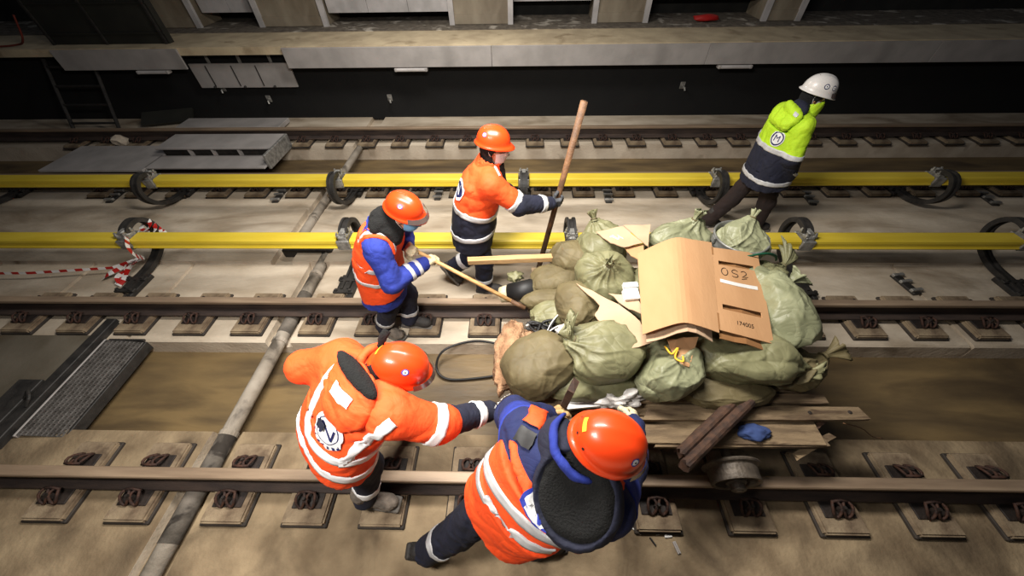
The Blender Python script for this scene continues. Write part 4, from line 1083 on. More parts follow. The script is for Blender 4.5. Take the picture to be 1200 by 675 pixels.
# ------------------------------------------------------------------ worker: blue jacket, orange vest, open black hood (front centre)
def worker_vest():
    sp = [(-0.07, -0.31, 0.63), (-0.025, -0.30, 0.76), (0.03, -0.30, 0.91), (0.115, -0.265, 1.06), (0.185, -0.25, 1.14)]
    left = Vector((-0.69, 0.72, 0.0))
    sh = [(0.035, -0.10, 1.09), (0.34, -0.375, 1.08)]
    wr = [(0.16, 0.15, 0.68), (0.64, 0.105, 0.68)]
    el = [(-0.035, 0.075, 0.87), (0.51, -0.16, 0.87)]
    hip = [(-0.12, -0.27, 0.70), (-0.03, -0.34, 0.70)]; kn = [(-0.34, -0.34, 0.24), (0.10, -0.33, 0.30)]; an = [(-0.575, -0.40, -0.10), (0.10, -0.36, -0.135)]
    P = Figure('person in blue jacket and orange vest with open black hood, bending over the trolley', (-0.1, -0.36, GROUND), sp, left, sh, el, wr, hip, kn, an, (0.315, -0.21, 1.285), (0.93, -0.12, -0.36), (0.36, -0.05, 0.93))
    r = P.root
    P.legs(M_navy, seed=14, r=(0.108, 0.096, 0.085)); P.leg_band(0, 0.52, 0.045); P.leg_band(1, 0.55, 0.045)
    boot(r, an[0], (0.62, 0.05, -0.62), (0.6, 0.0, 0.75), M_boot, M_boot, 7); boot(r, an[1], (0.95, 0.1, 0), (0, 0, 1), M_boot, M_boot, 9)
    tor = P.torso([0.205, 0.208, 0.215, 0.22, 0.16], [0.145, 0.145, 0.145, 0.148, 0.12])
    n = Vector((-0.34, -0.52, 0.78)).normalized(); u = Vector((0.55, -0.05, 0.0)); u = (u - n * u.dot(n)).normalized(); l = n.cross(u)
    HR = Matrix((u, l, n)).transposed(); hc = Vector((0.21, -0.345, 1.165)); hollow = ellip(hc + n * 0.085 + u * 0.01, HR, (0.17, 0.185, 0.105))
    keep = []
    shp = [(capsule(P.sh[i], P.sh[i] * .5 + P.spine[-1] * .5, 0.092, 0.10), 0.06) for i in (0, 1)]
    jk = sdf_mesh('jacket', [(tor, 0.03)] + shp + P.sleeve(0, 0.105, 0.088, 0.06) + P.sleeve(1, 0.098, 0.085, 0.06), M_midblue, r, h=0.0095, folds=(0.011, 16), seed=31, keepdata=keep, cuts=[hollow]); jb = keep[0]
    # royal blue shoulder panel on the left sleeve, blue piping round the collar
    c = P.sh[0] + Vector((-0.02, 0.0, 0.1))
    for i in (0, 1):
        s = P.sh[i]; e = P.el[i]; ax = e - s
        ribbon('sleeve_panel', jb, ring(jb, s.lerp(e, 0.30), ax, (0, 0, 1), -100, 100, 24), 0.13, M_royal, jk, 0.005)
    # vest over the torso
    vt = P.torso([0.228, 0.228, 0.234, 0.24, 0.17], [0.168, 0.168, 0.168, 0.17, 0.13])
    tb = sdf_mesh(None, [(vt, 0.03)], None, h=0.014, folds=(0.008, 12), seed=33)
    axs = (P.spine[3] - P.spine[1]).normalized()
    vs = sdf_mesh('hi_vis_vest', [(vt, 0.03)], M_orange, r, h=0.0095, folds=(0.008, 12), seed=33, keepdata=keep,
                  cuts=[hollow, capsule(P.sh[0] + Vector((0, 0, -0.04)), P.el[0], 0.098, 0.09), capsule(P.sh[1] + Vector((0, 0, -0.04)), P.el[1], 0.098, 0.09)], keeps=[(P.spine[3] + axs * 0.075, axs)]); vb = keep[1]
    bk = -Vector((0.72, 0.69, 0))
    S = lambda pts: [snap(vb, p)[0] for p in pts]
    ribbon('reflective_band', vb, S([(-0.10, -0.08, 0.93), (-0.137, -0.14, 0.98), (-0.135, -0.21, 1.02), (-0.117, -0.273, 1.05), (-0.026, -0.388, 1.075), (0.061, -0.463, 1.072), (0.132, -0.478, 1.07), (0.19, -0.47, 1.03)]), 0.05, M_refl, vs)
    ribbon('reflective_band', vb, S([(-0.15, -0.13, 0.89), (-0.186, -0.2, 0.935), (-0.165, -0.28, 0.955), (-0.124, -0.349, 0.972), (-0.05, -0.43, 0.975), (0.062, -0.49, 0.985), (0.14, -0.495, 0.97)]), 0.05, M_refl, vs)
    # orange shoulder straps, navy yoke and black tab
    ribbon('vest_strap', jb, [snap(jb, p)[0] for p in ((0.045, -0.12, 1.2), (0.07, -0.075, 1.2), (0.09, -0.02, 1.15))], 0.08, M_orange, vs, 0.014)
    ribbon('vest_strap', jb, [snap(jb, p)[0] for p in ((0.30, -0.42, 1.18), (0.33, -0.36, 1.2), (0.37, -0.30, 1.15))], 0.07, M_orange, vs, 0.014)
    # hood spread open on the back: navy shell, black fleece inside
    R = HR
    hood = sdf_mesh('hood', [(ellip(hc, R, (0.178, 0.200, 0.10)), 0.03), (ellip(hc + l * 0.16 - u * 0.08 - n * 0.02, R, (0.08, 0.10, 0.06)), 0.05)], M_navy, r, h=0.009, folds=(0.009, 12), seed=17, keepdata=keep,
                    cuts=[ellip(hc + n * 0.075 + u * 0.012, R, (0.150, 0.168, 0.075))]); hb = keep[2]
    sdf_mesh('hood_lining', [(ellip(hc + n * 0.030 + u * 0.012, R, (0.145, 0.160, 0.046)), 0.0)], M_fleece, hood, h=0.009, folds=(0.009, 12), seed=19, cuts=[ellip(hc + n * 0.105 + u * 0.012, R, (0.16, 0.18, 0.06))])
    mb = MB(); mb.tube(catmull([hc - u * 0.0 - l * 0.185 + n * 0.02, hc - l * 0.20 + u * 0.02, hc - l * 0.205 + u * 0.035 - n * 0.02], 4), 0.008, 8); mb.build('cord_lock', M_red, hood, smooth=True)
    quad('black_tab', jb, (0.023, -0.165, 1.226), (0.5, 0.45, 0.5), 0.085, 0.075, M_black, jk, 0.012, tilt=20)
    # collar and neck
    nk = P.spine[-1]; nd = (P.head - nk).normalized()
    collar_arc(jk, P.head - P.R.col[0] * 0.05 - P.R.col[2] * 0.045, P.R, 0.134, 0.126, 0.022, M_royal, 132, 292, flat=0.8)
    sdf_mesh('neck_warmer', [(capsule(nk - nd * 0.02, P.head - P.R.col[0] * 0.02, 0.086, 0.092), 0.03), (ellip(P.head - P.R.col[0] * 0.012 + P.R.col[2] * 0.01, P.R, (0.103, 0.091, 0.112)), 0.03)], M_fleece, r, h=0.009, folds=(0.006, 30), seed=2,
             cuts=[ellip(P.head + P.R.col[0] * 0.11 - P.R.col[2] * 0.02, P.R, (0.07, 0.065, 0.09))])
    helmet(r, P.head + P.R.col[2] * 0.035, P.R.col[0], P.R.col[2], M_hat, [(-62, 38)], (172, 26), rivets=True, ridge=0.003)
    ep = Vector((0.07, -0.395, 1.12))
    disc('back_emblem', vb, ep, (0.6, 0.3, 0.6), [(0.066, M_emwhite), (0.082, M_emblue)], vs, 0.008, 32)
    lettering('emblem_letters', vb, ep, (0.6, 0.3, 0.6), 'N', 0.12, M_emblue, vs, 0.0115)
    lettering('sleeve_letters', jb, (-0.10, 0.14, 0.92), (0.2, -0.3, 0.8), 'OMTC', 0.055, M_emwhite, jk, 0.008)
    glove(r, P.wr[0], P.el[0], (0.62, 0.55, -0.42), (0.55, -0.45, -0.3), -1, (40, 52, 35), M_tan, True, seed=4)
    glove(r, P.wr[1], P.el[1], (0.38, 0.75, -0.5), (-0.6, 0.2, -0.55), 1, (34, 45, 32), M_cream, True, seed=5)
worker_vest()

# ------------------------------------------------------------------ worker: blue jacket, orange vest, holding the wooden handle (middle left)
def worker_blue():
    sp = [(-1.19, 1.42, 0.36), (-1.165, 1.42, 0.62), (-1.125, 1.41, 0.81), (-1.035, 1.40, 0.99), (-0.97, 1.39, 1.085)]
    left = Vector((0.25, 0.97, 0.0))
    sh = [(-0.945, 1.56, 1.01), (-1.02, 1.22, 1.005)]
    wr = [(-0.905, 1.475, 0.815), (-0.765, 1.345, 0.735)]
    el = [(-0.98, 1.66, 0.76), (-0.965, 1.14, 0.735)]
    hip = [(-1.17, 1.52, 0.56), (-1.21, 1.34, 0.56)]; kn = [(-1.05, 1.50, 0.20), (-1.20, 1.36, 0.18)]; an = [(-1.09, 1.45, -0.10), (-1.33, 1.38, -0.135)]
    P = Figure('person in royal blue jacket and orange vest with blue mask, holding a wooden handle', (-1.2, 1.43, GROUND), sp, left, sh, el, wr, hip, kn, an, (-0.805, 1.365, 1.195), (0.90, -0.28, -0.33), (0.30, -0.1, 0.94))
    r = P.root
    P.legs(M_navy, seed=24, r=(0.105, 0.09, 0.082)); P.leg_band(1, 0.66, 0.04); P.leg_band(0, 0.66, 0.04)
    boot(r, an[1], (0.9, -0.45, 0), (0, 0, 1), M_bootgrey, M_sole, 3); boot(r, an[0], (0.97, -0.1, 0), (0, 0, 1), M_boot, M_sole, 5)
    keep = []
    tor = P.torso([0.19, 0.188, 0.185, 0.188, 0.13], [0.15, 0.146, 0.135, 0.132, 0.11])
    shp = [(capsule(P.sh[i], P.sh[i] * .5 + P.spine[-1] * .5, 0.085, 0.09), 0.05) for i in (0, 1)]
    skirt = barrel([Vector((-1.205, 1.42, 0.30)), Vector((-1.18, 1.42, 0.50))], [P.left, P.left], [0.222, 0.200], [0.182, 0.160])
    jk = sdf_mesh('jacket', [(tor, 0.03), (skirt, 0.03)] + shp + P.sleeve(0, 0.092, 0.076, 0.056) + P.sleeve(1, 0.092, 0.08, 0.058), M_royal, r, h=0.0095, folds=(0.010, 17), seed=41, keepdata=keep); jb = keep[0]
    for q, t in enumerate((0.55, 0.80)):
        ribbon('reflective_cuff', jb, ring(jb, P.el[1].lerp(P.wr[1], t), P.wr[1] - P.el[1], (0, 0, 1), 0, 354, 26), 0.03, M_refl, jk, closed=True, off=0.005)
    vt = P.torso([0.222, 0.218, 0.213, 0.208, 0.145], [0.183, 0.178, 0.163, 0.156, 0.125])
    axs = (P.spine[3] - P.spine[1]).normalized()
    vs = sdf_mesh('hi_vis_vest', [(vt, 0.03)], M_orange, r, h=0.0095, folds=(0.010, 13), seed=43, keepdata=keep,
                  cuts=[capsule(P.sh[0] + Vector((0, 0, -0.03)), P.el[0], 0.105, 0.095), capsule(P.sh[1] + Vector((0, 0, -0.03)), P.el[1], 0.105, 0.095)], keeps=[((0, 0, 0.50), (0.1, 0, -1)), (P.spine[3] + axs * 0.05, axs)]); vb = keep[1]
    tb = sdf_mesh(None, [(vt, 0.03)], None, h=0.014)
    for t in (0.1, 0.95):
        ribbon('reflective_band', vb, ring(tb, P.spine[1].lerp(P.spine[2], t), axs, (-1, 0, 0), -75, 150, 40), 0.038, M_refl, vs)
    for i in (0, 1):
        a = P.sh[i].lerp(P.spine[-1], 0.30); sy = 1 if i == 0 else -1
        pts = [snap(jb, a + Vector((-0.15, 0, -0.02)))[0], snap(jb, a + Vector((-0.08, sy * 0.03, 0.12)))[0], snap(jb, a + Vector((0.02, sy * 0.04, 0.15)))[0], snap(jb, a + Vector((0.12, sy * 0.02, 0.06)))[0], snap(jb, a + Vector((0.17, 0, -0.1)))[0]]
        st = ribbon('vest_strap', jb, pts, 0.075, M_orange, vs, 0.012); ribbon('reflective_brace', jb, pts, 0.026, M_refl, vs, 0.016)
    # black fleece hood and scarf
    nk = P.spine[-1]; nd = (P.head - nk).normalized()
    hc = Vector((-1.01, 1.37, 1.115)); R = frame((0.75, -0.1, 0.6), (-0.6, 0, 0.75))
    hood = sdf_mesh('hood', [(ellip(hc, R, (0.10, 0.13, 0.085)), 0.04)], M_royal, r, h=0.009, folds=(0.012, 18), seed=9, cuts=[ellip(hc + R.col[0] * 0.05 + R.col[2] * 0.05, R, (0.10, 0.13, 0.07))])
    sdf_mesh('hood_lining', [(ellip(hc + R.col[0] * 0.035 + R.col[2] * 0.012, R, (0.095, 0.135, 0.07)), 0.03), (capsule(nk + nd * 0.0 + Vector((0, 0, 0.02)), nk + nd * 0.07, 0.112, 0.10), 0.03), (ellip(nk + Vector((0.04, -0.09, -0.02)), R, (0.09, 0.07, 0.09)), 0.04)], M_fleece, hood, h=0.009, folds=(0.012, 20), seed=10)
    sdf_mesh('hair', [(ellip(P.head + P.R.col[2] * 0.03 - P.R.col[0] * 0.02, P.R, (0.092, 0.082, 0.096)), 0.02)], M_hair, r, h=0.008, folds=(0.003, 60), seed=1, cuts=[rbox(P.head + P.R.col[0] * 0.10 - P.R.col[2] * 0.0, P.R, (0.075, 0.12, 0.14), 0.02), ellip(P.head - P.R.col[1] * 0.085 - P.R.col[0] * 0.0 - P.R.col[2] * 0.015, P.R, (0.035, 0.03, 0.045)), ellip(P.head + P.R.col[1] * 0.085 - P.R.col[2] * 0.015, P.R, (0.035, 0.03, 0.045))])
    mask_mesh(r, P.body, P.head, P.R, M_maskblue)
    helmet(r, P.head + P.R.col[2] * 0.056 - P.R.col[0] * 0.012, P.R.col[0], P.R.col[2], M_hat, [(-85, 40)], None, L=0.132, W=0.108, H=0.118, ridge=0.004, peak=0.034)
    d = Vector((0.80, -0.265, -0.42)).normalized()
    glove(r, P.wr[0], P.el[0], (0.35, -0.6, 0.25), (0.55, 0.1, -0.65), -1, (55, 65, 40), M_cream, True, seed=6)
    glove(r, P.wr[1], P.el[1], (0.45, 0.35, 0.1), (0.3, 0.3, -0.8), 1, (55, 65, 40), M_cream, True, seed=7)
worker_blue()

# ------------------------------------------------------------------ worker: orange and navy jacket, holding the long pole (middle)
def worker_pole():
    sp = [(-0.455, 1.99, 0.44), (-0.43, 1.99, 0.64), (-0.39, 1.99, 0.86), (-0.31, 1.99, 1.09), (-0.265, 1.99, 1.215)]
    left = Vector((0.12, 0.99, 0.0))
    sh = [(-0.27, 2.17, 1.16), (-0.235, 1.815, 1.155)]
    wr = [(-0.12, 2.20, 0.88), (0.262, 1.968, 0.88)]
    el = [(-0.30, 2.27, 0.90), (-0.005, 1.82, 0.965)]
    hip = [(-0.42, 2.08, 0.60), (-0.43, 1.90, 0.60)]; kn = [(-0.44, 2.09, 0.20), (-0.36, 1.93, 0.22)]; an = [(-0.72, 2.09, -0.01), (-0.385, 1.95, -0.135)]
    P = Figure('person in orange and navy jacket with white mask, gripping a long steel pole', (-0.42, 1.98, GROUND), sp, left, sh, el, wr, hip, kn, an, (-0.205, 1.98, 1.375), (0.97, -0.12, -0.12), (0.12, 0, 0.99))
    r = P.root
    P.legs(M_navy, seed=34, r=(0.112, 0.095, 0.085)); P.leg_band(0, 0.58, 0.05, M_refllit); P.leg_band(1, 0.70, 0.045)
    boot(r, an[1], (0.97, -0.15, 0), (0, 0, 1), M_boot, M_boot, 3); boot(r, an[0], (0.52, -0.10, -0.80), (0.80, 0.0, 0.52), M_boot, M_sole, 5)
    keep = []
    tor = P.torso([0.225, 0.235, 0.235, 0.235, 0.14], [0.185, 0.20, 0.195, 0.175, 0.115])
    shp = [(capsule(P.sh[i], P.sh[i] * .5 + P.spine[-1] * .5, 0.09, 0.095), 0.05) for i in (0, 1)]
    up = [(tor, 0.03)] + shp + [(capsule(P.sh[i], P.sh[i].lerp(P.el[i], 0.86), 0.098, 0.084), 0.05) for i in (0, 1)]
    pc = P.spine[2].lerp(P.spine[3], 0.02); ax = (P.spine[3] - P.spine[2]).normalized()
    arm_keep = lambda i: (P.sh[i].lerp(P.el[i], 0.9), P.el[i] - P.sh[i])
    jk = sdf_mesh('jacket', up, M_orange, r, h=0.0095, folds=(0.009, 16), seed=51, keeps=[(pc, -ax)])
    lw = sdf_mesh('jacket_lower', [(tor, 0.03)], M_navy, r, h=0.0095, folds=(0.009, 16), seed=51, keeps=[(pc, ax)], keepdata=keep); lb = keep[0]
    full = sdf_mesh(None, up, None, h=0.012, folds=(0.009, 16), seed=51)
    tb = sdf_mesh(None, [(tor, 0.03)], None, h=0.012, folds=(0.009, 16), seed=51)
    ribbon('reflective_band', tb, ring(tb, pc, ax, (-1, 0, 0), 0, 354, 50), 0.052, M_refl, jk, 0.007, closed=True)
    ribbon('reflective_band', lb, ring(tb, P.spine[0].lerp(P.spine[1], 0.92), Vector((0, 0, 1)), (-1, 0, 0), 0, 354, 50), 0.05, M_refl, lw, 0.007, closed=True)
    for i in (0, 1):
        fk = []
        fa = sdf_mesh('jacket_forearm', [(capsule(P.sh[i].lerp(P.el[i], 0.80), P.el[i], 0.084, 0.088), 0.03), (capsule(P.el[i], P.wr[i], 0.086, 0.060), 0.03)], M_navy, r, h=0.009, folds=(0.010, 26), seed=60 + i, keepdata=fk)
        ribbon('reflective_cuff', fk[0], ring(fk[0], P.el[i].lerp(P.wr[i], 0.72), P.wr[i] - P.el[i], (0, 0, 1), 0, 354, 26), 0.05, M_refl, fa, 0.006, closed=True)
        if i: ribbon('reflective_cuff', full, ring(full, P.sh[i].lerp(P.el[i], 0.82), P.el[i] - P.sh[i], (0, 0, 1), 0, 354, 30), 0.05, M_refl, jk, 0.010, closed=True)
    nk = P.spine[-1]; nd = (P.head - nk).normalized()
    sdf_mesh('collar', [(capsule(nk + Vector((0, 0, -0.02)), nk + nd * 0.06, 0.115, 0.10), 0.02)], M_orange, jk, h=0.009, folds=(0.006, 20), seed=6, cuts=[capsule(nk + nd * 0.04, nk + nd * 0.25, 0.088, 0.10)])
    sdf_mesh('neck_warmer', [(capsule(nk - nd * 0.02, P.head - P.R.col[2] * 0.05, 0.080, 0.078), 0.03), (ellip(P.head - P.R.col[0] * 0.012 + P.R.col[2] * 0.015, P.R, (0.101, 0.089, 0.112)), 0.03), (capsule(nk + Vector((0.09, -0.01, 0.02)), nk + Vector((0.13, -0.02, -0.16)), 0.045, 0.03), 0.03)], M_fleece, r, h=0.009, folds=(0.006, 30), seed=2,
             cuts=[ellip(P.head + P.R.col[0] * 0.075 - P.R.col[2] * 0.035, P.R, (0.095, 0.12, 0.075))])
    mask_mesh(r, P.body, P.head, P.R, M_maskwhite)
    helmet(r, P.head + P.R.col[2] * 0.058 - P.R.col[0] * 0.008, P.R.col[0], P.R.col[2], M_hat, [(-120, 34)], None, visor=False, ridge=0.004, peak=0.032, L=0.130, W=0.107, H=0.118)
    ep = Vector((-0.53, 1.86, 1.10))
    disc('back_emblem', full, ep, (0.2, 0, 1), [(0.075, M_emnavy), (0.10, M_emwhite)], jk, 0.009, 28)
    lettering('emblem_letters', full, ep, (0.2, 0, 1), 'N', 0.12, M_emwhite, jk, 0.013)
    ribbon('reflective_piping', full, [snap(full, P.sh[1] + Vector((0.10, 0.0, 0.10)))[0], snap(full, P.sh[1] + Vector((0.06, 0.10, 0.16)))[0]], 0.02, M_refl, jk, 0.008)
    pd = Vector((0.165, 0.0, 0.83)).normalized()
    glove(r, P.wr[1], P.el[1], (0.92, 0.22, -0.04), (0.0, 0.95, 0.15), 1, (48, 62, 45), M_greyglove, True, seed=8)
    glove(r, P.wr[0], P.el[0], (0.9, -0.3, -0.2), (0, -0.5, -0.6), -1, (30, 35, 25), M_greyglove, True, seed=9)
worker_pole()

# ------------------------------------------------------------------ worker: lime jacket, white helmet (back right)
def worker_lime():
    Y = 3.03
    sp = [(2.80, Y, 0.47), (2.775, Y, 0.66), (2.755, Y, 0.88), (2.745, Y, 1.09), (2.765, Y, 1.205)]
    left = Vector((-0.10, 0.99, 0.0))
    sh = [(2.74, Y + 0.18, 1.15), (2.755, Y - 0.18, 1.15)]
    wr = [(2.90, Y + 0.17, 0.66), (2.90, Y - 0.19, 0.64)]
    el = [(2.75, Y + 0.25, 0.88), (2.77, Y - 0.26, 0.87)]
    hip = [(2.76, Y + 0.09, 0.62), (2.79, Y - 0.09, 0.62)]; kn = [(2.60, Y + 0.06, 0.20), (2.93, Y - 0.07, 0.22)]; an = [(2.42, Y + 0.05, -0.105), (2.96, Y - 0.05, -0.105)]
    P = Figure('person in lime and navy jacket with white helmet, walking away behind the heap', (2.76, Y, -0.215), sp, left, sh, el, wr, hip, kn, an, (2.82, Y, 1.36), (0.95, -0.22, -0.18), (0.14, 0, 0.99))
    r = P.root
    P.legs(M_brown, seed=44, r=(0.105, 0.09, 0.085))
    boot(r, an[1], (0.97, 0.1, 0), (0, 0, 1), M_boot, M_sole, 3); boot(r, an[0], (0.92, 0.1, -0.2), (0.2, 0, 0.97), M_boot, M_sole, 5)
    keep = []
    tor = P.torso([0.262, 0.25, 0.238, 0.23, 0.13], [0.228, 0.21, 0.188, 0.168, 0.115])
    shp = [(capsule(P.sh[i], P.sh[i] * .5 + P.spine[-1] * .5, 0.088, 0.095), 0.05) for i in (0, 1)]
    pc = Vector((2.75, Y, 0.90)); ax = Vector((0, 0, 1))
    al = [(tor, 0.03)] + shp + [(capsule(P.sh[i], P.el[i], 0.092, 0.078), 0.04) for i in (0, 1)] + [(capsule(P.el[i], P.wr[i], 0.078, 0.064), 0.03) for i in (0, 1)]
    jk = sdf_mesh('jacket', al, M_lime, r, h=0.0095, folds=(0.009, 17), seed=61, keeps=[(pc, -ax)])
    lw = sdf_mesh('jacket_lower', al, M_navy, r, h=0.0095, folds=(0.009, 17), seed=61, keeps=[(pc, ax)])
    full = sdf_mesh(None, al, None, h=0.012, folds=(0.009, 17), seed=61)
    tb = sdf_mesh(None, [(tor, 0.03)], None, h=0.014)
    def hull_ring(z, n=64):
        out = []
        for i in range(n):
            a = 2 * PI * i / n; d = Vector((math.cos(a), math.sin(a), 0)); h = full.ray_cast(Vector((2.77, Y, z)) + d * 0.7, -d)
            if h[0]: out.append(h[0])
        return out
    ribbon('reflective_band', full, hull_ring(0.90), 0.05, M_refl, jk, 0.007, closed=True)
    ribbon('reflective_band', full, hull_ring(0.56), 0.045, M_refl, lw, 0.007, closed=True)
    ribbon('pocket_flap', full, [snap(full, (2.86, Y - 0.36, 0.70))[0], snap(full, (2.93, Y - 0.34, 0.67))[0], snap(full, (2.99, Y - 0.30, 0.70))[0]], 0.03, M_refl, lw, 0.010)
    ribbon('zip_flap', full, [snap(full, (3.05, Y - 0.10, z))[0] for z in (1.12, 1.0, 0.9, 0.8)], 0.05, M_lime, jk, 0.012)
    ribbon('front_placket', full, [snap(full, (3.08, Y - 0.02, z))[0] for z in (1.15, 1.0, 0.85, 0.7, 0.52)], 0.07, M_navy, lw, 0.010)
    mb = MB(); b = snap(full, (3.02, Y - 0.15, 0.98))[0]; mb.box(b, (0.03, 0.04, 0.07), bev=0.008); mb.build('badge', M_black, jk)
    # hood bunched behind the neck, black collar lining
    hc = Vector((2.635, Y - 0.02, 1.205)); R = frame((0.45, 0, 0.9), (-0.9, 0, 0.45))
    hk = []
    hood = sdf_mesh('hood', [(ellip(hc, R, (0.10, 0.175, 0.055)), 0.04), (capsule(hc + Vector((0.03, -0.15, 0.03)), hc + Vector((-0.02, 0.0, 0.10)), 0.03, 0.035), 0.05), (capsule(hc + Vector((-0.03, -0.12, -0.06)), hc + Vector((-0.03, 0.1, -0.06)), 0.04, 0.04), 0.06)], M_lime, r, h=0.009, folds=(0.014, 20), seed=9, keepdata=hk)
    quad('reflective_patch', hk[0], hc + Vector((-0.05, -0.18, 0.09)), (0.3, 0, 0.9), 0.05, 0.05, M_refl, hood, 0.006, 4, 4)
    nk = P.spine[-1]; nd = (P.head - nk).normalized()
    sdf_mesh('collar_lining', [(capsule(nk + Vector((-0.02, 0, 0.0)), nk + nd * 0.05 + Vector((-0.02, 0, 0)), 0.118, 0.098), 0.02), (ellip(nk + Vector((-0.06, -0.05, 0.05)), R, (0.09, 0.11, 0.06)), 0.03)], M_navy, jk, h=0.009, folds=(0.006, 20), seed=6)
    sdf_mesh('collar', [(capsule(nk + Vector((0.045, -0.01, -0.01)), nk + Vector((0.075, -0.01, 0.09)), 0.108, 0.10), 0.02)], M_lime, jk, h=0.009, folds=(0.006, 20), seed=7, cuts=[capsule(nk + Vector((0.04, 0, 0.02)), nk + nd * 0.3, 0.085, 0.10)])
    sdf_mesh('neck_warmer', [(capsule(nk, P.head - P.R.col[2] * 0.05 - P.R.col[0] * 0.02, 0.078, 0.072), 0.03), (ellip(P.head - P.R.col[0] * 0.012 + P.R.col[2] * 0.015, P.R, (0.101, 0.089, 0.108)), 0.03)], M_fleece, r, h=0.009, folds=(0.004, 30), seed=2,
             cuts=[ellip(P.head + P.R.col[0] * 0.08 - P.R.col[2] * 0.045, P.R, (0.11, 0.12, 0.07))])
    mask_mesh(r, P.body, P.head, P.R, M_maskwhite)
    hh = helmet(r, P.head + P.R.col[2] * 0.062, P.R.col[0], P.R.col[2], M_hatwhite, [(-92, 26), (-60, 26)], None, visor=True, ridge=0.004, srad=0.027, scol=M_emnavy, L=0.146, W=0.118, H=0.14, peak=0.03)
    mb = MB(); mb.box(P.head + P.R.col[2] * 0.165 - P.R.col[0] * 0.03, (0.13, 0.07, 0.04), P.R, 0.012, 2); mb.build('top_vent', M_visor, hh)
    ep = Vector((2.54, Y - 0.16, 1.02))
    disc('back_emblem', full, ep, (0, 0, 1), [(0.055, M_emwhite), (0.07, M_emnavy), (0.078, M_emwhite)], jk, 0.008, 28)
    lettering('emblem_letters', full, ep, (0, 0, 1), 'M', 0.09, M_emnavy, jk, 0.012)
    glove(r, P.wr[1], P.el[1], (0.5, 0.3, -0.6), (0, 0.8, 0), 1, (25, 30, 20), M_black, True, seed=8)
    glove(r, P.wr[0], P.el[0], (0.5, -0.1, -0.8), (0, -0.8, 0), -1, (25, 30, 20), M_black, True, seed=9)
worker_lime()
# ------------------------------------------------------------------ rail trolley
DX0, DX1, DY0, DY1, DZ = 0.06, 1.98, 0.12, 1.72, 0.345
t = thing('rail_trolley', 'low steel rail trolley on iron wheels carrying the heap of sacks', 'trolley', (1.0, 0.9, 0.0))
for y in (0.20, 0.62, 1.04, 1.46):
    mb = MB(); mb.box((1.0, y, 0.285), (1.9, 0.06, 0.08), bev=0.006); mb.build('frame_beam', M_dark, t)
for x in (0.42, 1.385):
    mb = MB(); mb.box((x, 0.83, 0.23), (0.12, 1.36, 0.05), bev=0.006); mb.build('cross_beam', M_dark, t)
    mb = MB(); mb.tube([(x, -0.10, 0.15), (x, 1.70, 0.15)], 0.028, 12); mb.build('axle', M_wheel, t, smooth=True)
    for y, s in ((0.0, -1), (R2, 1)):
        mb = MB()
        prof = [(0.03, 0.075), (0.10, 0.075), (0.172, 0.062), (0.178, 0.050), (0.172, 0.042), (0.156, 0.036), (0.150, 0.030), (0.147, -0.035), (0.149, -0.045), (0.147, -0.055), (0.133, -0.055), (0.124, -0.050), (0.118, -0.020), (0.075, -0.012), (0.060, -0.012), (0.030, -0.012)]
        mb.lathe([(a, -b if s < 0 else b) for a, b in prof] if False else prof, (x, y, 0.15), (0, -s, 0) if s > 0 else (0, 1, 0), 40)
        w = mb.build('wheel', M_wheel, t, smooth=False)
        mb = MB(); mb.lathe([(0.062, 0.0), (0.062, 0.055), (0.055, 0.062), (0.046, 0.062), (0.046, 0.095), (0.04, 0.1), (0.0, 0.1)], (x, y + (0.005 if s < 0 else -0.005), 0.15), (0, s, 0), 20); mb.build('hub', M_wheel, w)
n = 9
for k in range(n):
    y = DY0 + (DY1 - DY0) * (k + .5) / n; mb = MB(); mb.box((1.0 + 0.02 * (k % 3), y, DZ - 0.012), (1.86 - 0.03 * (k % 2), (DY1 - DY0) / n - 0.008, 0.024), bev=0.003); mb.build('deck_board', M_wooddirty, t)

def board(name, pts, z, th, m, label, cat='plank', group='loose planks on the trolley', rag=0.01, seed=1, holes=(), yaw_z=0.0):
    """plank from a horizontal outline, ends a little ragged, with nail holes"""
    r = random.Random(seed); mb = MB(); o = []
    k = len(pts)
    for i in range(k):
        a, b = Vector((pts[i][0], pts[i][1], 0)), Vector((pts[(i + 1) % k][0], pts[(i + 1) % k][1], 0)); L = (b - a).length; m_ = max(1, int(L / 0.07))
        for j in range(m_):
            p = a.lerp(b, j / m_); e = rag if L < 0.3 else rag * 0.25
            o.append(Vector((p.x + r.uniform(-e, e), p.y + r.uniform(-e, e) * 0.6, z - th / 2 + yaw_z * (p.x - pts[0][0]))))
    mb.prism(o, (0, 0, th)); return tag(mb.build(name, m, bevel=0), label, cat, group)
board('plank', [(0.80, 0.255), (2.27, 0.272), (2.235, 0.358), (0.86, 0.345)], 0.375, 0.026, M_wooddirty, 'longest splintered plank sticking out at the right end of the trolley', seed=2)
for x, y in ((1.90, 0.315), (2.16, 0.32), (1.45, 0.30)):
    mb = MB(); mb.lathe([(0.013, 0), (0.011, 0.005), (0.003, 0.007)], (x, y, 0.388), n=8); tag(mb.build('nail', M_plate), {1.90: 'dark nail head in the long splintered plank, middle one', 2.16: 'dark nail head at the free right end of the long splintered plank', 1.45: 'dark nail head in the long splintered plank near the leaning timber'}[x], 'nail')
board('plank', [(0.86, 0.105), (1.955, 0.120), (1.93, 0.235), (0.9, 0.215)], 0.318, 0.026, M_wooddirty, 'lower stained plank just above the iron wheel', seed=3)
board('plank', [(0.34, 0.37), (2.06, 0.375), (2.05, 0.44), (0.36, 0.43)], 0.385, 0.03, M_wooddirty, 'plank edge with dark patch directly under the green sacks', seed=4)
board('plank', [(0.30, 0.30), (0.62, 0.335), (0.61, 0.375), (0.30, 0.35)], 0.42, 0.02, M_white, 'short white board with a nail hole beside the gripped timber', seed=5)
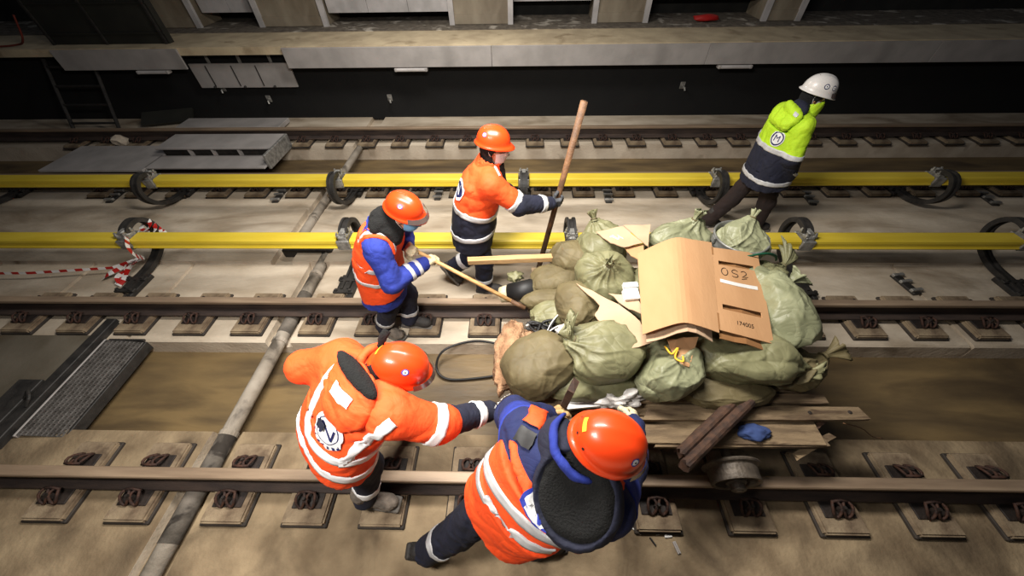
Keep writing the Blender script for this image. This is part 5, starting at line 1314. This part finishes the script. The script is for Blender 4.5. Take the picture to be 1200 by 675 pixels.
def timber(a, b, w, d, m, label, name='timber', up=(0, 0, 1), seed=1, hollow=False):
    a, b = V3(a), V3(b); f = (b - a).normalized(); R = frame(f, up); r = random.Random(seed); mb = MB(); L = (b - a).length
    sec = [(-w, -d), (w, -d), (w, d), (-w, d)] if not hollow else [(-w, -d), (w, -d), (w, d), (w * .7, d), (w * .7, -d * .4), (-w * .7, -d * .4), (-w * .7, d), (-w, d)]
    rings = []; nseg = 8
    for i in range(nseg + 1):
        p = a + f * L * i / nseg
        rings.append([mb.bm.verts.new(p + R @ Vector((r.uniform(-.012, .012) if i in (0, nseg) else 0, x + r.uniform(-.002, .002), y + r.uniform(-.002, .002)))) for x, y in sec])
    k = len(sec)
    for A, B in zip(rings, rings[1:]):
        for j in range(k): mb.bm.faces.new((A[j], A[(j + 1) % k], B[(j + 1) % k], B[j]))
    mb.bm.faces.new(rings[0][::-1]); mb.bm.faces.new(rings[-1])
    return tag(mb.build(name, m), label, 'timber')
timber((0.235, 0.225, 0.40), (0.305, 0.262, 0.83), 0.048, 0.02, M_wooddark, 'dark upright timber gripped by the gloved hand of the worker in front', up=(0.9, -0.4, 0.2), seed=2)
la, lb_ = V3(0.965, 0.00, 0.43), V3(1.475, 0.375, 0.475); lf = (lb_ - la).normalized(); lr = Vector((0, 0, 1)).cross(lf).normalized(); lu = lf.cross(lr)
mb = MB(); rn = random.Random(5)
for q in (-1, 1):
    off = lr * 0.030 * q + lu * (0.0 if q < 0 else -0.012); rings = []
    for i in range(13):
        p = la.lerp(lb_, i / 12) + off
        rings.append([mb.bm.verts.new(p + (lr * math.cos(2 * PI * j / 12) * 0.034 + lu * math.sin(2 * PI * j / 12) * 0.042) * (1 + rn.uniform(-.05, .05)) + lf * (rn.uniform(-.02, .02) + 0.02 * q if i in (0, 12) else 0)) for j in range(12)])
    for A, B in zip(rings, rings[1:]):
        for j in range(12): mb.bm.faces.new((A[j], A[(j + 1) % 12], B[(j + 1) % 12], B[j]))
    mb.bm.faces.new(rings[0][::-1]); mb.bm.faces.new(rings[-1])
tag(mb.build('timber', M_wooddark, smooth=False), 'dark brown split log leaning out over the trolley edge', 'timber')
timber((2.03, 0.30, 0.325), (1.80, 0.165, 0.29), 0.014, 0.012, M_wooddark, 'thin dark stick under the long plank at the right end', seed=4)
timber((2.06, 0.215, 0.26), (1.77, 0.085, 0.245), 0.02, 0.012, M_wooddirty, 'short frayed stick hanging beside the iron wheel', seed=5)
timber((-0.455, 1.57, 0.56), (0.42, 1.60, 0.585), 0.028, 0.022, M_wood, 'pale plank jutting left from the sacks in front of the pole holder', name='plank', seed=6)
mb = MB(); mb.tube(catmull([(2.10, 0.26, 0.36), (2.3, 0.27, 0.25), (2.5, 0.28, 0.08), (2.62, 0.29, 0.02)], 4), 0.0035, 6)
tag(mb.build('wire', M_rod, smooth=True), 'thin stiff wire sticking down from the right end of the long plank', 'wire')

# ------------------------------------------------------------------ sacks
_SPH = {}
def sphere_points(n):
    if n not in _SPH:
        bm = bmesh.new(); bmesh.ops.create_icosphere(bm, subdivisions=n, radius=1); bm.verts.ensure_lookup_table()
        _SPH[n] = (np.array([tuple(v.co.normalized()) for v in bm.verts]), np.array([[v.index for v in f.verts] for f in bm.faces])); bm.free()
    return _SPH[n]
def wavy(D, rs, f):
    w = 0
    for i in range(4):
        a, b = rs.normal(size=3) * f, rs.normal(size=3) * f * 0.6
        w = w + np.sin(D @ a + 1.4 * np.sin(D @ b + rs.uniform(0, 6)) + rs.uniform(0, 6))
    return w / 4
def sack(label, c, r, m, seed, rz=0.0, tilt=(0, 0), knot=None, pleat=0.06, npl=9, zmin=0.372, tuft=0.10, facet=0.07, sub=6, planes=15, sharp=16.0, group='rubbish sacks on the trolley', wr=0.03):
    t = thing('rubbish_sack', label, 'sack', (c[0], c[1], max(zmin, c[2] - r[2])), group)
    R = Matrix.Rotation(rz, 3, 'Z') @ Matrix.Rotation(tilt[0], 3, 'X') @ Matrix.Rotation(tilt[1], 3, 'Y'); Ri = R.transposed()
    c = V3(c); rs = np.random.RandomState(seed * 7 + 1); D, FA = sphere_points(sub)
    kd = V3(knot).normalized() if knot is not None else None
    ad = kd or Vector((math.cos(seed * 2.4), math.sin(seed * 2.4), 0.35)).normalized()
    ku = ad.orthogonal().normalized(); kw = ad.cross(ku)
    L_ = D @ np.array(R)                                   # into the sack's own axes
    e = 2.5; q = (np.abs(L_) ** e).sum(1) ** (-1 / e)
    # taut cloth between folds: soft intersection of half spaces
    PN = rs.normal(size=(planes, 3)); PN /= np.linalg.norm(PN, axis=1)[:, None]; PH = rs.uniform(0.84, 1.02, planes)
    dot = np.maximum(D @ PN.T, 0.02); rr = PH / dot
    pl_ = (rr ** -sharp).sum(1) ** (-1 / sharp)
    fw = min(1.0, facet * 4.0 + 0.15)
    k = q * (1 - fw) + fw * np.minimum(pl_ * 1.06, 1.25)
    k *= 1 + 0.05 * wavy(D, rs, 2.0)
    th = np.arccos(np.clip(D @ np.array(ad), -1, 1)); az = np.arctan2(D @ np.array(kw), D @ np.array(ku)); sn = np.sin(th)
    wr2 = wr * 1.45 + 0.008
    # long creases, running to the knot or across the sack
    for i in range(26 if wr > 0.018 else 16):
        if kd is not None and i % 3:
            a0 = rs.uniform(-PI, PI); t0 = rs.uniform(0.1, 1.4); ln = rs.uniform(0.4, 1.1)
            dx = ((az - a0 + 0.35 * np.sin(th * rs.uniform(2, 4) + rs.uniform(0, 6)) * 0.5 + PI) % (2 * PI) - PI) * np.maximum(sn, 0.15); dl = th - t0
        else:
            n1 = rs.normal(size=3); n1 /= np.linalg.norm(n1); n2 = np.cross(n1, rs.normal(size=3)); n2 /= np.linalg.norm(n2)
            ctr = np.cross(n1, n2); ln = rs.uniform(0.35, 0.9)
            dx = D @ n1 + 0.10 * np.sin((D @ n2) * rs.uniform(3, 7) + rs.uniform(0, 6)); dl = np.where(D @ ctr > 0, D @ n2, 9)
        w_ = rs.uniform(0.035, 0.10); am = wr2 * rs.uniform(0.5, 1.5) * rs.choice([1, 1, -0.8])
        k += am * np.exp(-np.abs(dx) / w_) * np.exp(-(dl / ln) ** 2)
    k += wr2 * 0.35 * (1 - 2.2 * np.abs(wavy(D, rs, 5.5)) ** 0.7)
    if kd is not None:
        wq = az * npl + 1.5 * wavy(D, rs, 2.5)
        k += pleat * (1 - np.abs(np.sin(wq * 0.5)) * 2) * np.exp(-(th / 0.75) ** 2) * np.minimum(1, th / 0.15)
        k += 0.20 * np.exp(-(th / 0.28) ** 2) - 0.06 * np.exp(-((th - 0.5) / 0.3) ** 2)
    P_ = (L_ * k[:, None] * np.array(r)) @ np.array(R).T + np.array(c)
    P_[:, 2] = np.where(P_[:, 2] < zmin, zmin + (P_[:, 2] - zmin) * 0.02, P_[:, 2])
    if kd is not None:
        bv = BVHTree.FromPolygons([tuple(v) for v in P_], FA.tolist()); h = bv.ray_cast(c + kd * 2, -kd); kp = h[0] if h[0] else c + kd * max(r)
    from_data('sack_body', P_, FA.tolist(), m, t)
    if kd is not None and tuft > 0:
        rn = random.Random(seed); V = []; F = []; na, nh = 36, 7; bend = Vector((rn.uniform(-.6, .6), rn.uniform(-.6, .6), 0.1)) * tuft
        for h in range(nh + 1):
            f = h / nh; rad = 0.016 + tuft * 0.55 * max(0, f - 0.2) ** 1.2 + 0.02 * math.exp(-(f / 0.15) ** 2)
            for a in range(na):
                an = 2 * PI * a / na; rr = rad * (1 + 0.45 * f * math.sin(an * 5 + seed) + 0.25 * f * math.sin(an * 9 + 2 * seed))
                V.append(kp - kd * 0.02 + kd * (tuft * (f * 1.1 + 0.12 * f * math.sin(an * 3 + seed))) + (ku * math.cos(an) + kw * math.sin(an) * (0.6 + 0.4 * (1 - f))) * rr + bend * f * f)
        for h in range(nh):
            for a in range(na): F.append((h * na + a, h * na + (a + 1) % na, (h + 1) * na + (a + 1) % na, (h + 1) * na + a))
        b0 = len(V)
        for h in range(nh, 2, -1):
            for a in range(na):
                i = h * na + a; o = V[i]; ctr = kp + kd * (tuft * h / nh); V.append(o.lerp(ctr, 0.12))
        rows = nh - 2
        for a in range(na): F.append((nh * na + a, nh * na + (a + 1) % na, b0 + (a + 1) % na, b0 + a))
        for q in range(rows - 1):
            for a in range(na): F.append((b0 + q * na + a, b0 + q * na + (a + 1) % na, b0 + (q + 1) * na + (a + 1) % na, b0 + (q + 1) * na + a))
        from_data('tied_neck', V, F, m, t)
        mb = MB(); pts = [kp - kd * 0.002 + (ku * math.cos(a) + kw * math.sin(a)) * 0.024 for a in [2 * PI * i / 12 for i in range(12)]]; mb.tube(pts, 0.006, 6, closed=True); mb.build('tie', M_bagdark, t, smooth=True)
    return t
sack('dark damp olive sack at the front left of the heap, above the blue sleeve', (0.13, 0.55, 0.53), (0.255, 0.20, 0.20), M_bagdark, 1, 0.5, facet=0.05, wr=0.026)
sack('large olive sack with a knotted neck, in front of the torn cardboard', (0.555, 0.615, 0.60), (0.27, 0.20, 0.20), M_bag, 2, 0.15, knot=(-0.75, 0.05, 0.55), npl=10, tuft=0.13, facet=0.05)
sack('flat olive sack squeezed under the large knotted sack', (0.49, 0.475, 0.455), (0.30, 0.13, 0.10), M_bag, 3, 0.05, facet=0.04)
sack('pale green sack with a sharp diagonal ridge in front of the cardboard box', (0.985, 0.53, 0.555), (0.20, 0.15, 0.215), M_bagpale, 4, 0.5, tilt=(0.35, 0.3), facet=0.22, wr=0.026, planes=9, sharp=45.0)
sack('wide green sack under the box flap at the front right', (1.50, 0.60, 0.585), (0.285, 0.185, 0.17), M_bag, 5, -0.1, knot=(0.92, -0.25, -0.1), npl=8, tuft=0.12, facet=0.18, wr=0.045, planes=12, sharp=30.0)
sack('brownish sack lying flat on the planks below the wide green sack', (1.36, 0.44, 0.45), (0.30, 0.12, 0.085), M_bagdark, 6, 0.0, facet=0.08, wr=0.04)
sack('pale crumpled sack hanging at the right side of the heap', (1.83, 1.02, 0.60), (0.20, 0.31, 0.21), M_bagpale, 7, 0.2, knot=(0.75, 0.6, 0.35), npl=8, tuft=0.12, facet=0.30, wr=0.045, planes=10, sharp=30.0)
sack('small green sack tuft at the right behind the box flap', (1.97, 1.36, 0.55), (0.17, 0.15, 0.15), M_bag, 8, 0.4, knot=(0.8, 0.4, 0.3), npl=7, tuft=0.15, facet=0.12, wr=0.05)
sack('dark crumpled scrap sack at the right corner above the plank ends', (1.90, 0.58, 0.47), (0.17, 0.12, 0.10), M_bagdark, 9, 0.3, knot=(0.8, 0.3, 0.3), npl=6, tuft=0.12, facet=0.2, wr=0.09)
sack('green sack with a tied top behind the cardboard box', (1.36, 1.68, 0.68), (0.26, 0.17, 0.19), M_bagpale, 10, 0.1, knot=(0.30, 0.15, 0.9), npl=9, tuft=0.09, facet=0.1, wr=0.035)
sack('green gathered sack at the back left, beside the pale cardboard', (0.70, 1.66, 0.62), (0.21, 0.20, 0.20), M_bag, 11, 0.3, knot=(-0.25, 0.55, 0.8), npl=9, tuft=0.07, facet=0.08, wr=0.04)
sack('green sack with radiating pleats around its knot, left of the white carton', (0.66, 1.265, 0.635), (0.21, 0.21, 0.215), M_bag, 12, 0.2, knot=(-0.05, -0.30, 0.95), npl=13, tuft=0.05, facet=0.05, pleat=0.08)
sack('smooth dark olive sack topmost at the left end, below the steel pole', (0.475, 1.60, 0.555), (0.215, 0.15, 0.15), M_bagdark, 13, -0.2, facet=0.05, wr=0.026)
sack('smooth dark olive sack second from the top at the left end', (0.30, 1.43, 0.455), (0.205, 0.14, 0.12), M_bagdark, 14, 0.1, facet=0.05, wr=0.026)
sack('rolled dark sack lying below the two smooth sacks at the left end', (0.26, 1.235, 0.44), (0.24, 0.085, 0.08), M_bagdark, 15, 0.08, facet=0.05, wr=0.028)
sack('crumpled green sack above the wire tangle', (0.30, 1.07, 0.44), (0.21, 0.11, 0.095), M_bag, 16, 0.1, facet=0.14, wr=0.07)
sack('dark olive sack under the torn cardboard piece', (0.46, 1.08, 0.555), (0.17, 0.20, 0.16), M_bagdark, 17, 0.4, facet=0.05, wr=0.028)
sack('green sack carrying the cardboard box, mostly hidden below it', (1.12, 1.03, 0.58), (0.36, 0.36, 0.215), M_bag, 18, 0.2, facet=0.06)

# bucket with a sack in it
t = thing('zinc_bucket', 'grey ribbed bucket standing behind the box flap with a sack stuffed in it', 'bucket', (1.80, 1.60, DZ))
mb = MB(); prof = [(0.150, 0.0), (0.158, 0.02)]
for k in range(7): prof += [(0.162 + 0.006 * k, 0.05 + 0.055 * k), (0.171 + 0.006 * k, 0.065 + 0.055 * k), (0.163 + 0.006 * k, 0.08 + 0.055 * k)]
prof += [(0.207, 0.455), (0.213, 0.465), (0.207, 0.475), (0.196, 0.468), (0.188, 0.40), (0.15, 0.06), (0.0, 0.05)]
mb.lathe(prof, (1.80, 1.60, DZ), n=40); mb.build('pail', M_zinc, t, smooth=True)
for s in (-1, 1):
    mb = MB(); mb.box((1.80 + s * 0.214, 1.60, DZ + 0.44), (0.02, 0.05, 0.05), bev=0.004); mb.build('handle_lug', M_zinc, t)
sack('pale green sack stuffed in the ribbed bucket', (1.82, 1.62, 0.775), (0.172, 0.165, 0.12), M_bagpale, 19, 0.3, knot=(0.3, 0.4, 0.8), npl=5, tuft=0.06, facet=0.45, wr=0.05, zmin=0.6, group=None)
mb = MB(); mb.tube(catmull([(1.70, 1.36, 0.80), (1.86, 1.36, 0.84), (1.99, 1.40, 0.78), (2.06, 1.44, 0.70)], 5), 0.011, 8, flat=0.5)
tag(mb.build('strap', mat('green_strap', (24, 92, 66), (20, 80, 58), 0.6), smooth=True), 'dark green strap lying over the sacks right of the bucket', 'strap')

# ------------------------------------------------------------------ cardboard
def sheet(name, rows, th, m, parent=None, holes=(), smooth=False):
    """solid sheet through a grid of points; holes: set of (row, col) cells left open"""
    nr, nc = len(rows), len(rows[0]); P = [[V3(p) for p in r] for r in rows]; V = []; F = []
    def nrm(i, j):
        a = P[min(i + 1, nr - 1)][j] - P[max(i - 1, 0)][j]; b = P[i][min(j + 1, nc - 1)] - P[i][max(j - 1, 0)]; n = b.cross(a); 
        if n.z < 0: n = -n
        return n.normalized()
    for i in range(nr):
        for j in range(nc): V.append(P[i][j])
    for i in range(nr):
        for j in range(nc): V.append(P[i][j] - nrm(i, j) * th)
    N = nr * nc; cells = {(i, j) for i in range(nr - 1) for j in range(nc - 1)} - set(holes)
    for i, j in cells:
        a, b, c_, d = i * nc + j, i * nc + j + 1, (i + 1) * nc + j + 1, (i + 1) * nc + j
        F.append((a, d, c_, b)); F.append((a + N, b + N, c_ + N, d + N))
        for (x, y), e in (((i - 1, j), (a, b)), ((i, j + 1), (b, c_)), ((i + 1, j), (c_, d)), ((i, j - 1), (d, a))):
            if (x, y) not in cells: F.append((e[0], e[1], e[1] + N, e[0] + N))
    return from_data(name, V, F, m, parent, smooth)
lerp = lambda a, b, t: V3(a).lerp(V3(b), t)
box = thing('cardboard_box', 'big flattened brown cardboard box with slotted flap on top of the heap', 'box', (1.25, 0.98, 0.74))
top = catmull([(0.881, 1.315, .88), (1.013, 1.341, .95), (1.15, 1.374, .985), (1.287, 1.388, .955), (1.46, 1.421, .90)], 4)
bot = catmull([(0.749, 0.579, .88), (0.852, 0.587, .94), (0.972, 0.605, .968), (1.089, 0.602, .935), (1.218, 0.596, .88)], 4)
rows = [[lerp(a, b, v / 8) for a, b in zip(top, bot)] for v in range(9)]
sheet('main_panel', rows, 0.006, M_card, box)
rows2 = [[lerp(a, b, v / 4) + Vector((0.0, -0.035 * v / 4, -0.05 - 0.02 * math.sin(i))) for i, (a, b) in enumerate(zip(top[1:-1:2], bot[1:-1:2]))] for v in range(5)]
sheet('under_panel', rows2, 0.006, M_cardpale, box)
h0, h1, o1, o0 = V3(1.440, 1.368, .8985), V3(1.220, 0.622, .8795), V3(1.609, 0.598, .76), V3(1.849, 1.407, .80)
def fl(u, v, off=0.0):
    p = lerp(lerp(h0, h1, v), lerp(o0, o1, v), u); p.z -= 0.02 * math.sin(u * PI) * 0.0
    n = (o0 - h0).cross(h1 - h0); n = n if n.z > 0 else -n
    return p + n.normalized() * off
us = [0, 0.12, 0.30, 0.50, 0.70, 0.86, 1.0]; vs_ = [0, 0.09, 0.18, 0.235, 0.35, 0.5, 0.62, 0.715, 0.77, 0.88, 1.0]
sheet('slotted_flap', [[fl(u, v) for u in us] for v in vs_], 0.006, M_card, box, holes=[(2, j) for j in (1, 2, 3, 4)] + [(7, j) for j in (1, 2, 3, 4)])
sheet('under_flap', [[fl(u, v, -0.022) + Vector((0, -0.03 * v, -0.008 * math.sin(9 * u))) for u in (0.05, 0.3, 0.5, 0.8, 0.97)] for v in (0.02, 0.3, 0.6, 0.85, 1.02)], 0.006, M_cardshade, box)
sheet('white_strip', [[fl(u, v + 0.02 * math.sin(u * 2.5) - 0.01, 0.0025) for u in (0.12, 0.3, 0.5, 0.7, 0.86)] for v in (0.425, 0.465)], 0.002, M_white, box)
sheet('notch_shade', [[fl(u, v, 0.003) for u in (-0.005, 0.025)] for v in (0.0, 0.11)], 0.003, M_cardshade, box)  # strip in the slot-shade colour, laid where the flap is notched
sheet('notch_shade', [[fl(u, v, 0.003) for u in (-0.005, 0.03)] for v in (0.83, 1.0)], 0.003, M_cardshade, box)
def strokes(name, S, u0, v0, su, sv, r, m, parent):
    mb = MB()
    for s in S: mb.tube([fl(u0 + x * su, v0 - y * sv, 0.002) for x, y in s], r, 5, flat=1.0)
    mb.build(name, m, parent, smooth=True)
arc = lambda cx, cy, rx, ry, a0, a1, n=12: [(cx + rx * math.cos(math.radians(a0 + (a1 - a0) * i / n)), cy + ry * math.sin(math.radians(a0 + (a1 - a0) * i / n))) for i in range(n + 1)]
strokes('handwritten_number', [arc(0.0, 0.5, 0.32, 0.55, 60, 400), arc(1.05, 0.72, 0.3, 0.28, 20, 270, 9)[:9] + arc(1.02, 0.18, 0.32, 0.26, 90, -150, 8), arc(1.95, 0.70, 0.28, 0.28, 150, -40, 7) + [(1.75, 0.1), (2.35, 0.22)], [(1.7, -0.2), (2.2, -0.02)]], 0.22, 0.36, 0.20, 0.085, 0.0026, M_ink, box)
T, F = text_mesh('174005', 0.05)
from_data('printed_number', [fl(0.50 + p.x * 2.2, 0.885 - p.y * 1.1, 0.0028) for p in T], F, M_ink, box, False)
def torn(name, label, pts, th, m, group='torn cardboard pieces', cat='cardboard'):
    bm = bmesh.new(); o = []; r = random.Random(len(label))
    for i in range(len(pts)):
        a, b = V3(pts[i]), V3(pts[(i + 1) % len(pts)])
        for j in range(4):
            p = a.lerp(b, j / 4); o.append(p + (Vector((r.uniform(-.006, .006), r.uniform(-.006, .006), r.uniform(-.003, .003))) if j else Vector()))
    A = [bm.verts.new(p) for p in o]; B = [bm.verts.new(p - Vector((0, 0, th))) for p in o]; k = len(o)
    f1 = bm.faces.new(A); f2 = bm.faces.new(B[::-1])
    for i in range(k): bm.faces.new((A[i], B[i], B[(i + 1) % k], A[(i + 1) % k]))
    bmesh.ops.triangulate(bm, faces=[f1, f2]); bmesh.ops.recalc_face_normals(bm, faces=list(bm.faces))
    me = bpy.data.meshes.new(name); bm.to_mesh(me); bm.free()
    return tag(link_mesh(name, me, m, None, False), label, cat, group)
torn('cardboard_piece', 'long pale torn cardboard piece leaning over the large knotted sack', [(0.423, 1.14, .74), (0.563, 1.02, .755), (0.691, 0.908, .77), (0.800, 0.76, .775), (0.845, 0.598, .77), (0.652, 0.538, .77), (0.624, 0.65, .77), (0.578, 0.689, .76), (0.515, 0.83, .752), (0.562, 0.915, .752)], 0.007, M_cardpale)
torn('cardboard_piece', 'small pale cardboard scrap left of the box, below the white carton', [(0.641, 1.03, .75), (0.836, 0.99, .77), (0.835, 0.80, .79), (0.75, 0.864, .775)], 0.006, M_cardpale)
torn('cardboard_piece', 'pale cardboard flap with white print behind the pleated sack', [(0.629, 1.647, .82), (0.863, 1.727, .82), (0.974, 1.497, .83), (0.822, 1.445, .83), (0.723, 1.496, .83)], 0.007, M_cardpale)
torn('cardboard_piece', 'pale cardboard flap behind the box, next to the tied green sack', [(0.868, 1.725, .83), (1.095, 1.736, .83), (1.0, 1.43, .84), (0.978, 1.49, .84)], 0.007, M_cardpale)
torn('cardboard_piece', 'small brown cardboard corner left of the box', [(0.835, 1.49, .80), (0.995, 1.522, .80), (0.94, 1.29, .82), (0.865, 1.379, .80)], 0.007, M_card)
torn('cardboard_piece', 'brown folded cardboard bit sticking out below the box with yellow cord', [(0.93, 0.60, .80), (1.13, 0.62, .80), (1.035, 0.44, .74), (0.955, 0.47, .76)], 0.007, M_card)
torn('print_label', 'white print on the pale cardboard flap behind the pleated sack', [(0.715, 1.585, .8225), (0.795, 1.612, .8225), (0.835, 1.555, .8255), (0.75, 1.535, .8255)], 0.002, M_white, None, 'label')
mb = MB(); mb.tube(catmull([(0.90, 0.55, .80), (0.93, 0.50, .79), (0.97, 0.53, .81), (0.95, 0.48, .78), (0.985, 0.45, .785), (1.0, 0.49, .78)], 5), 0.006, 6)
tag(mb.build('yellow_cord', M_label, smooth=True), 'yellow cord curled below the cardboard box', 'cord')
t = thing('white_carton', 'small white carton beside the left edge of the cardboard box', 'carton', (0.79, 1.01, 0.74))
R = Matrix.Rotation(0.1, 3, 'Z') @ Matrix.Rotation(0.25, 3, 'X')
mb = MB(); mb.box((0.785, 0.985, 0.785), (0.105, 0.085, 0.05), R, 0.003); mb.build('tray', M_white, t)
mb = MB(); mb.box((0.79, 1.055, 0.805), (0.105, 0.04, 0.04), R, 0.003); mb.build('lid', M_white, t)

# foam, wires, film, roll, cloth
bm = bmesh.new(); bmesh.ops.create_icosphere(bm, subdivisions=4, radius=1)
for v in bm.verts:
    d = v.co.normalized(); k = 1 + 0.25 * noise.noise(d * 2.2) + 0.16 * noise.noise(d * 5) + 0.12 * noise.noise(d * 12); y = d.y * 0.30 * k
    v.co = Vector((-0.085 + d.x * 0.105 * k + 0.10 * (y + 0.1), 0.71 + y, max(0.352, 0.43 + d.z * 0.10 * k)))
me = bpy.data.meshes.new('foam_slab'); bm.to_mesh(me); bm.free(); tag(link_mesh('foam_slab', me, M_foam), 'ragged orange-brown foam slab at the left end of the trolley', 'foam')
bm = crumple((0.10, 0.86, 0.40), (0.10, 0.07, 0.05), 5, 3, 0.9, fr=2.5); me = bpy.data.meshes.new('debris'); bm.to_mesh(me); bm.free(); tag(link_mesh('foam_chunk', me, M_foam), 'reddish crumbled foam chunk beside the wire tangle', 'foam')
t = thing('wire_tangle', 'tangle of black cable and white wires at the left end of the heap', 'wires', (0.2, 0.92, 0.40))
rn = random.Random(3)
for k in range(5):
    P = [Vector((0.06 + rn.uniform(0, .22), 0.86 + rn.uniform(0, .12), 0.44 + rn.uniform(0, .07))) for _ in range(5)]
    mb = MB(); mb.tube(catmull(P, 6), 0.010, 6); mb.build('black_cable', M_black, t, smooth=True)
mb = MB(); mb.tube(catmull([(0.19, 0.83, 0.50), (0.25, 0.95, 0.52), (0.33, 1.02, 0.55), (0.37, 0.98, 0.55), (0.36, 0.88, 0.52)], 6), 0.005, 6); mb.build('white_wire', M_white, t, smooth=True)
mb = MB(); mb.tube(catmull([(0.20, 0.85, 0.50), (0.28, 0.90, 0.52), (0.38, 0.92, 0.54)], 6), 0.005, 6); mb.build('white_wire', M_white, t, smooth=True)
for p in ((0.19, 0.83, 0.505), (0.06, 0.93, 0.49), (0.40, 1.0, 0.66)):
    mb = MB(); mb.box(p, (0.03, 0.02, 0.018), Matrix.Rotation(0.6, 3, 'Z'), 0.004); mb.build('connector', M_steel, t)
bm = crumple((0.335, 0.845, 0.53), (0.055, 0.045, 0.04), 8, 3, 0.7, fr=2.4); me = bpy.data.meshes.new('x'); bm.to_mesh(me); bm.free(); tag(link_mesh('film_wad', me, M_film), 'wad of greyish film beside the knot of the large sack', 'film')
bm = crumple((0.64, 0.375, 0.445), (0.15, 0.065, 0.05), 4, 4, 1.0, fr=2.6)
for v in bm.verts: v.co.y += 0.25 * (v.co.x - 0.64) * (1 if v.co.x > 0.64 else 0.2)
me = bpy.data.meshes.new('x'); bm.to_mesh(me); bm.free(); tag(link_mesh('crumpled_film', me, M_film), 'crumpled clear plastic film between the two gloved hands in front', 'film')
t = thing('fabric_roll', 'black wrapped roll with a cream end lying under the wooden handle', 'roll', (0.02, 1.40, 0.22))
mb = MB(); mb.tube([(-0.085, 1.40, 0.33), (0.14, 1.38, 0.42)], [0.088, 0.092], 20); mb.build('wrapping', M_black, t, smooth=True)
mb = MB(); mb.tube([(-0.165, 1.405, 0.305), (-0.09, 1.40, 0.33)], [0.07, 0.078], 20); mb.build('cream_core', M_cream, t, smooth=True)
bm = crumple((-0.04, 1.52, 0.42), (0.06, 0.05, 0.03), 2, 3, 0.9, fr=2.6); me = bpy.data.meshes.new('x'); bm.to_mesh(me); bm.free(); tag(link_mesh('green_scrap', me, M_bag), 'small green sack scrap above the fabric roll', 'scrap')
bm = crumple((1.50, 0.195, 0.365), (0.095, 0.05, 0.035), 11, 4, 0.35); me = bpy.data.meshes.new('x'); bm.to_mesh(me); bm.free(); tag(link_mesh('blue_cloth', me, M_blue), 'blue cloth bundle squeezed between the two lower planks', 'cloth')

# long pole and wooden handle
pb, pt_ = V3(0.205, 2.05, 0.02), V3(0.462, 2.05, 1.69)
mb = MB(); mb.tube([pb, lerp(pb, pt_, .5), pt_], [0.027, 0.026, 0.028], 14); tag(mb.build('steel_pole', M_rod, smooth=True), 'long rusty steel pole held upright by the grey-gloved worker', 'pole')
ha, hb = V3(-0.90, 1.455, 0.83), V3(0.045, 1.115, 0.47)
M_handle = mat('handle_wood', (206, 166, 112), (176, 132, 82), 0.6, 6, 0.1, 40, stretch=(0.6, 6, 6))
t = thing('wooden_handle', 'thin wooden tool handle held by the blue-jacketed worker, slanting into the heap', 'handle', ((ha + hb) / 2))
mb = MB(); mb.tube([ha, lerp(ha, hb, .4), lerp(ha, hb, .88)], [0.015, 0.016, 0.0165], 12); mb.build('shaft', M_handle, t, smooth=True)
mb = MB(); mb.tube([lerp(ha, hb, .88), hb], [0.017, 0.018], 12); mb.build('worn_tip', M_rod, t, smooth=True)
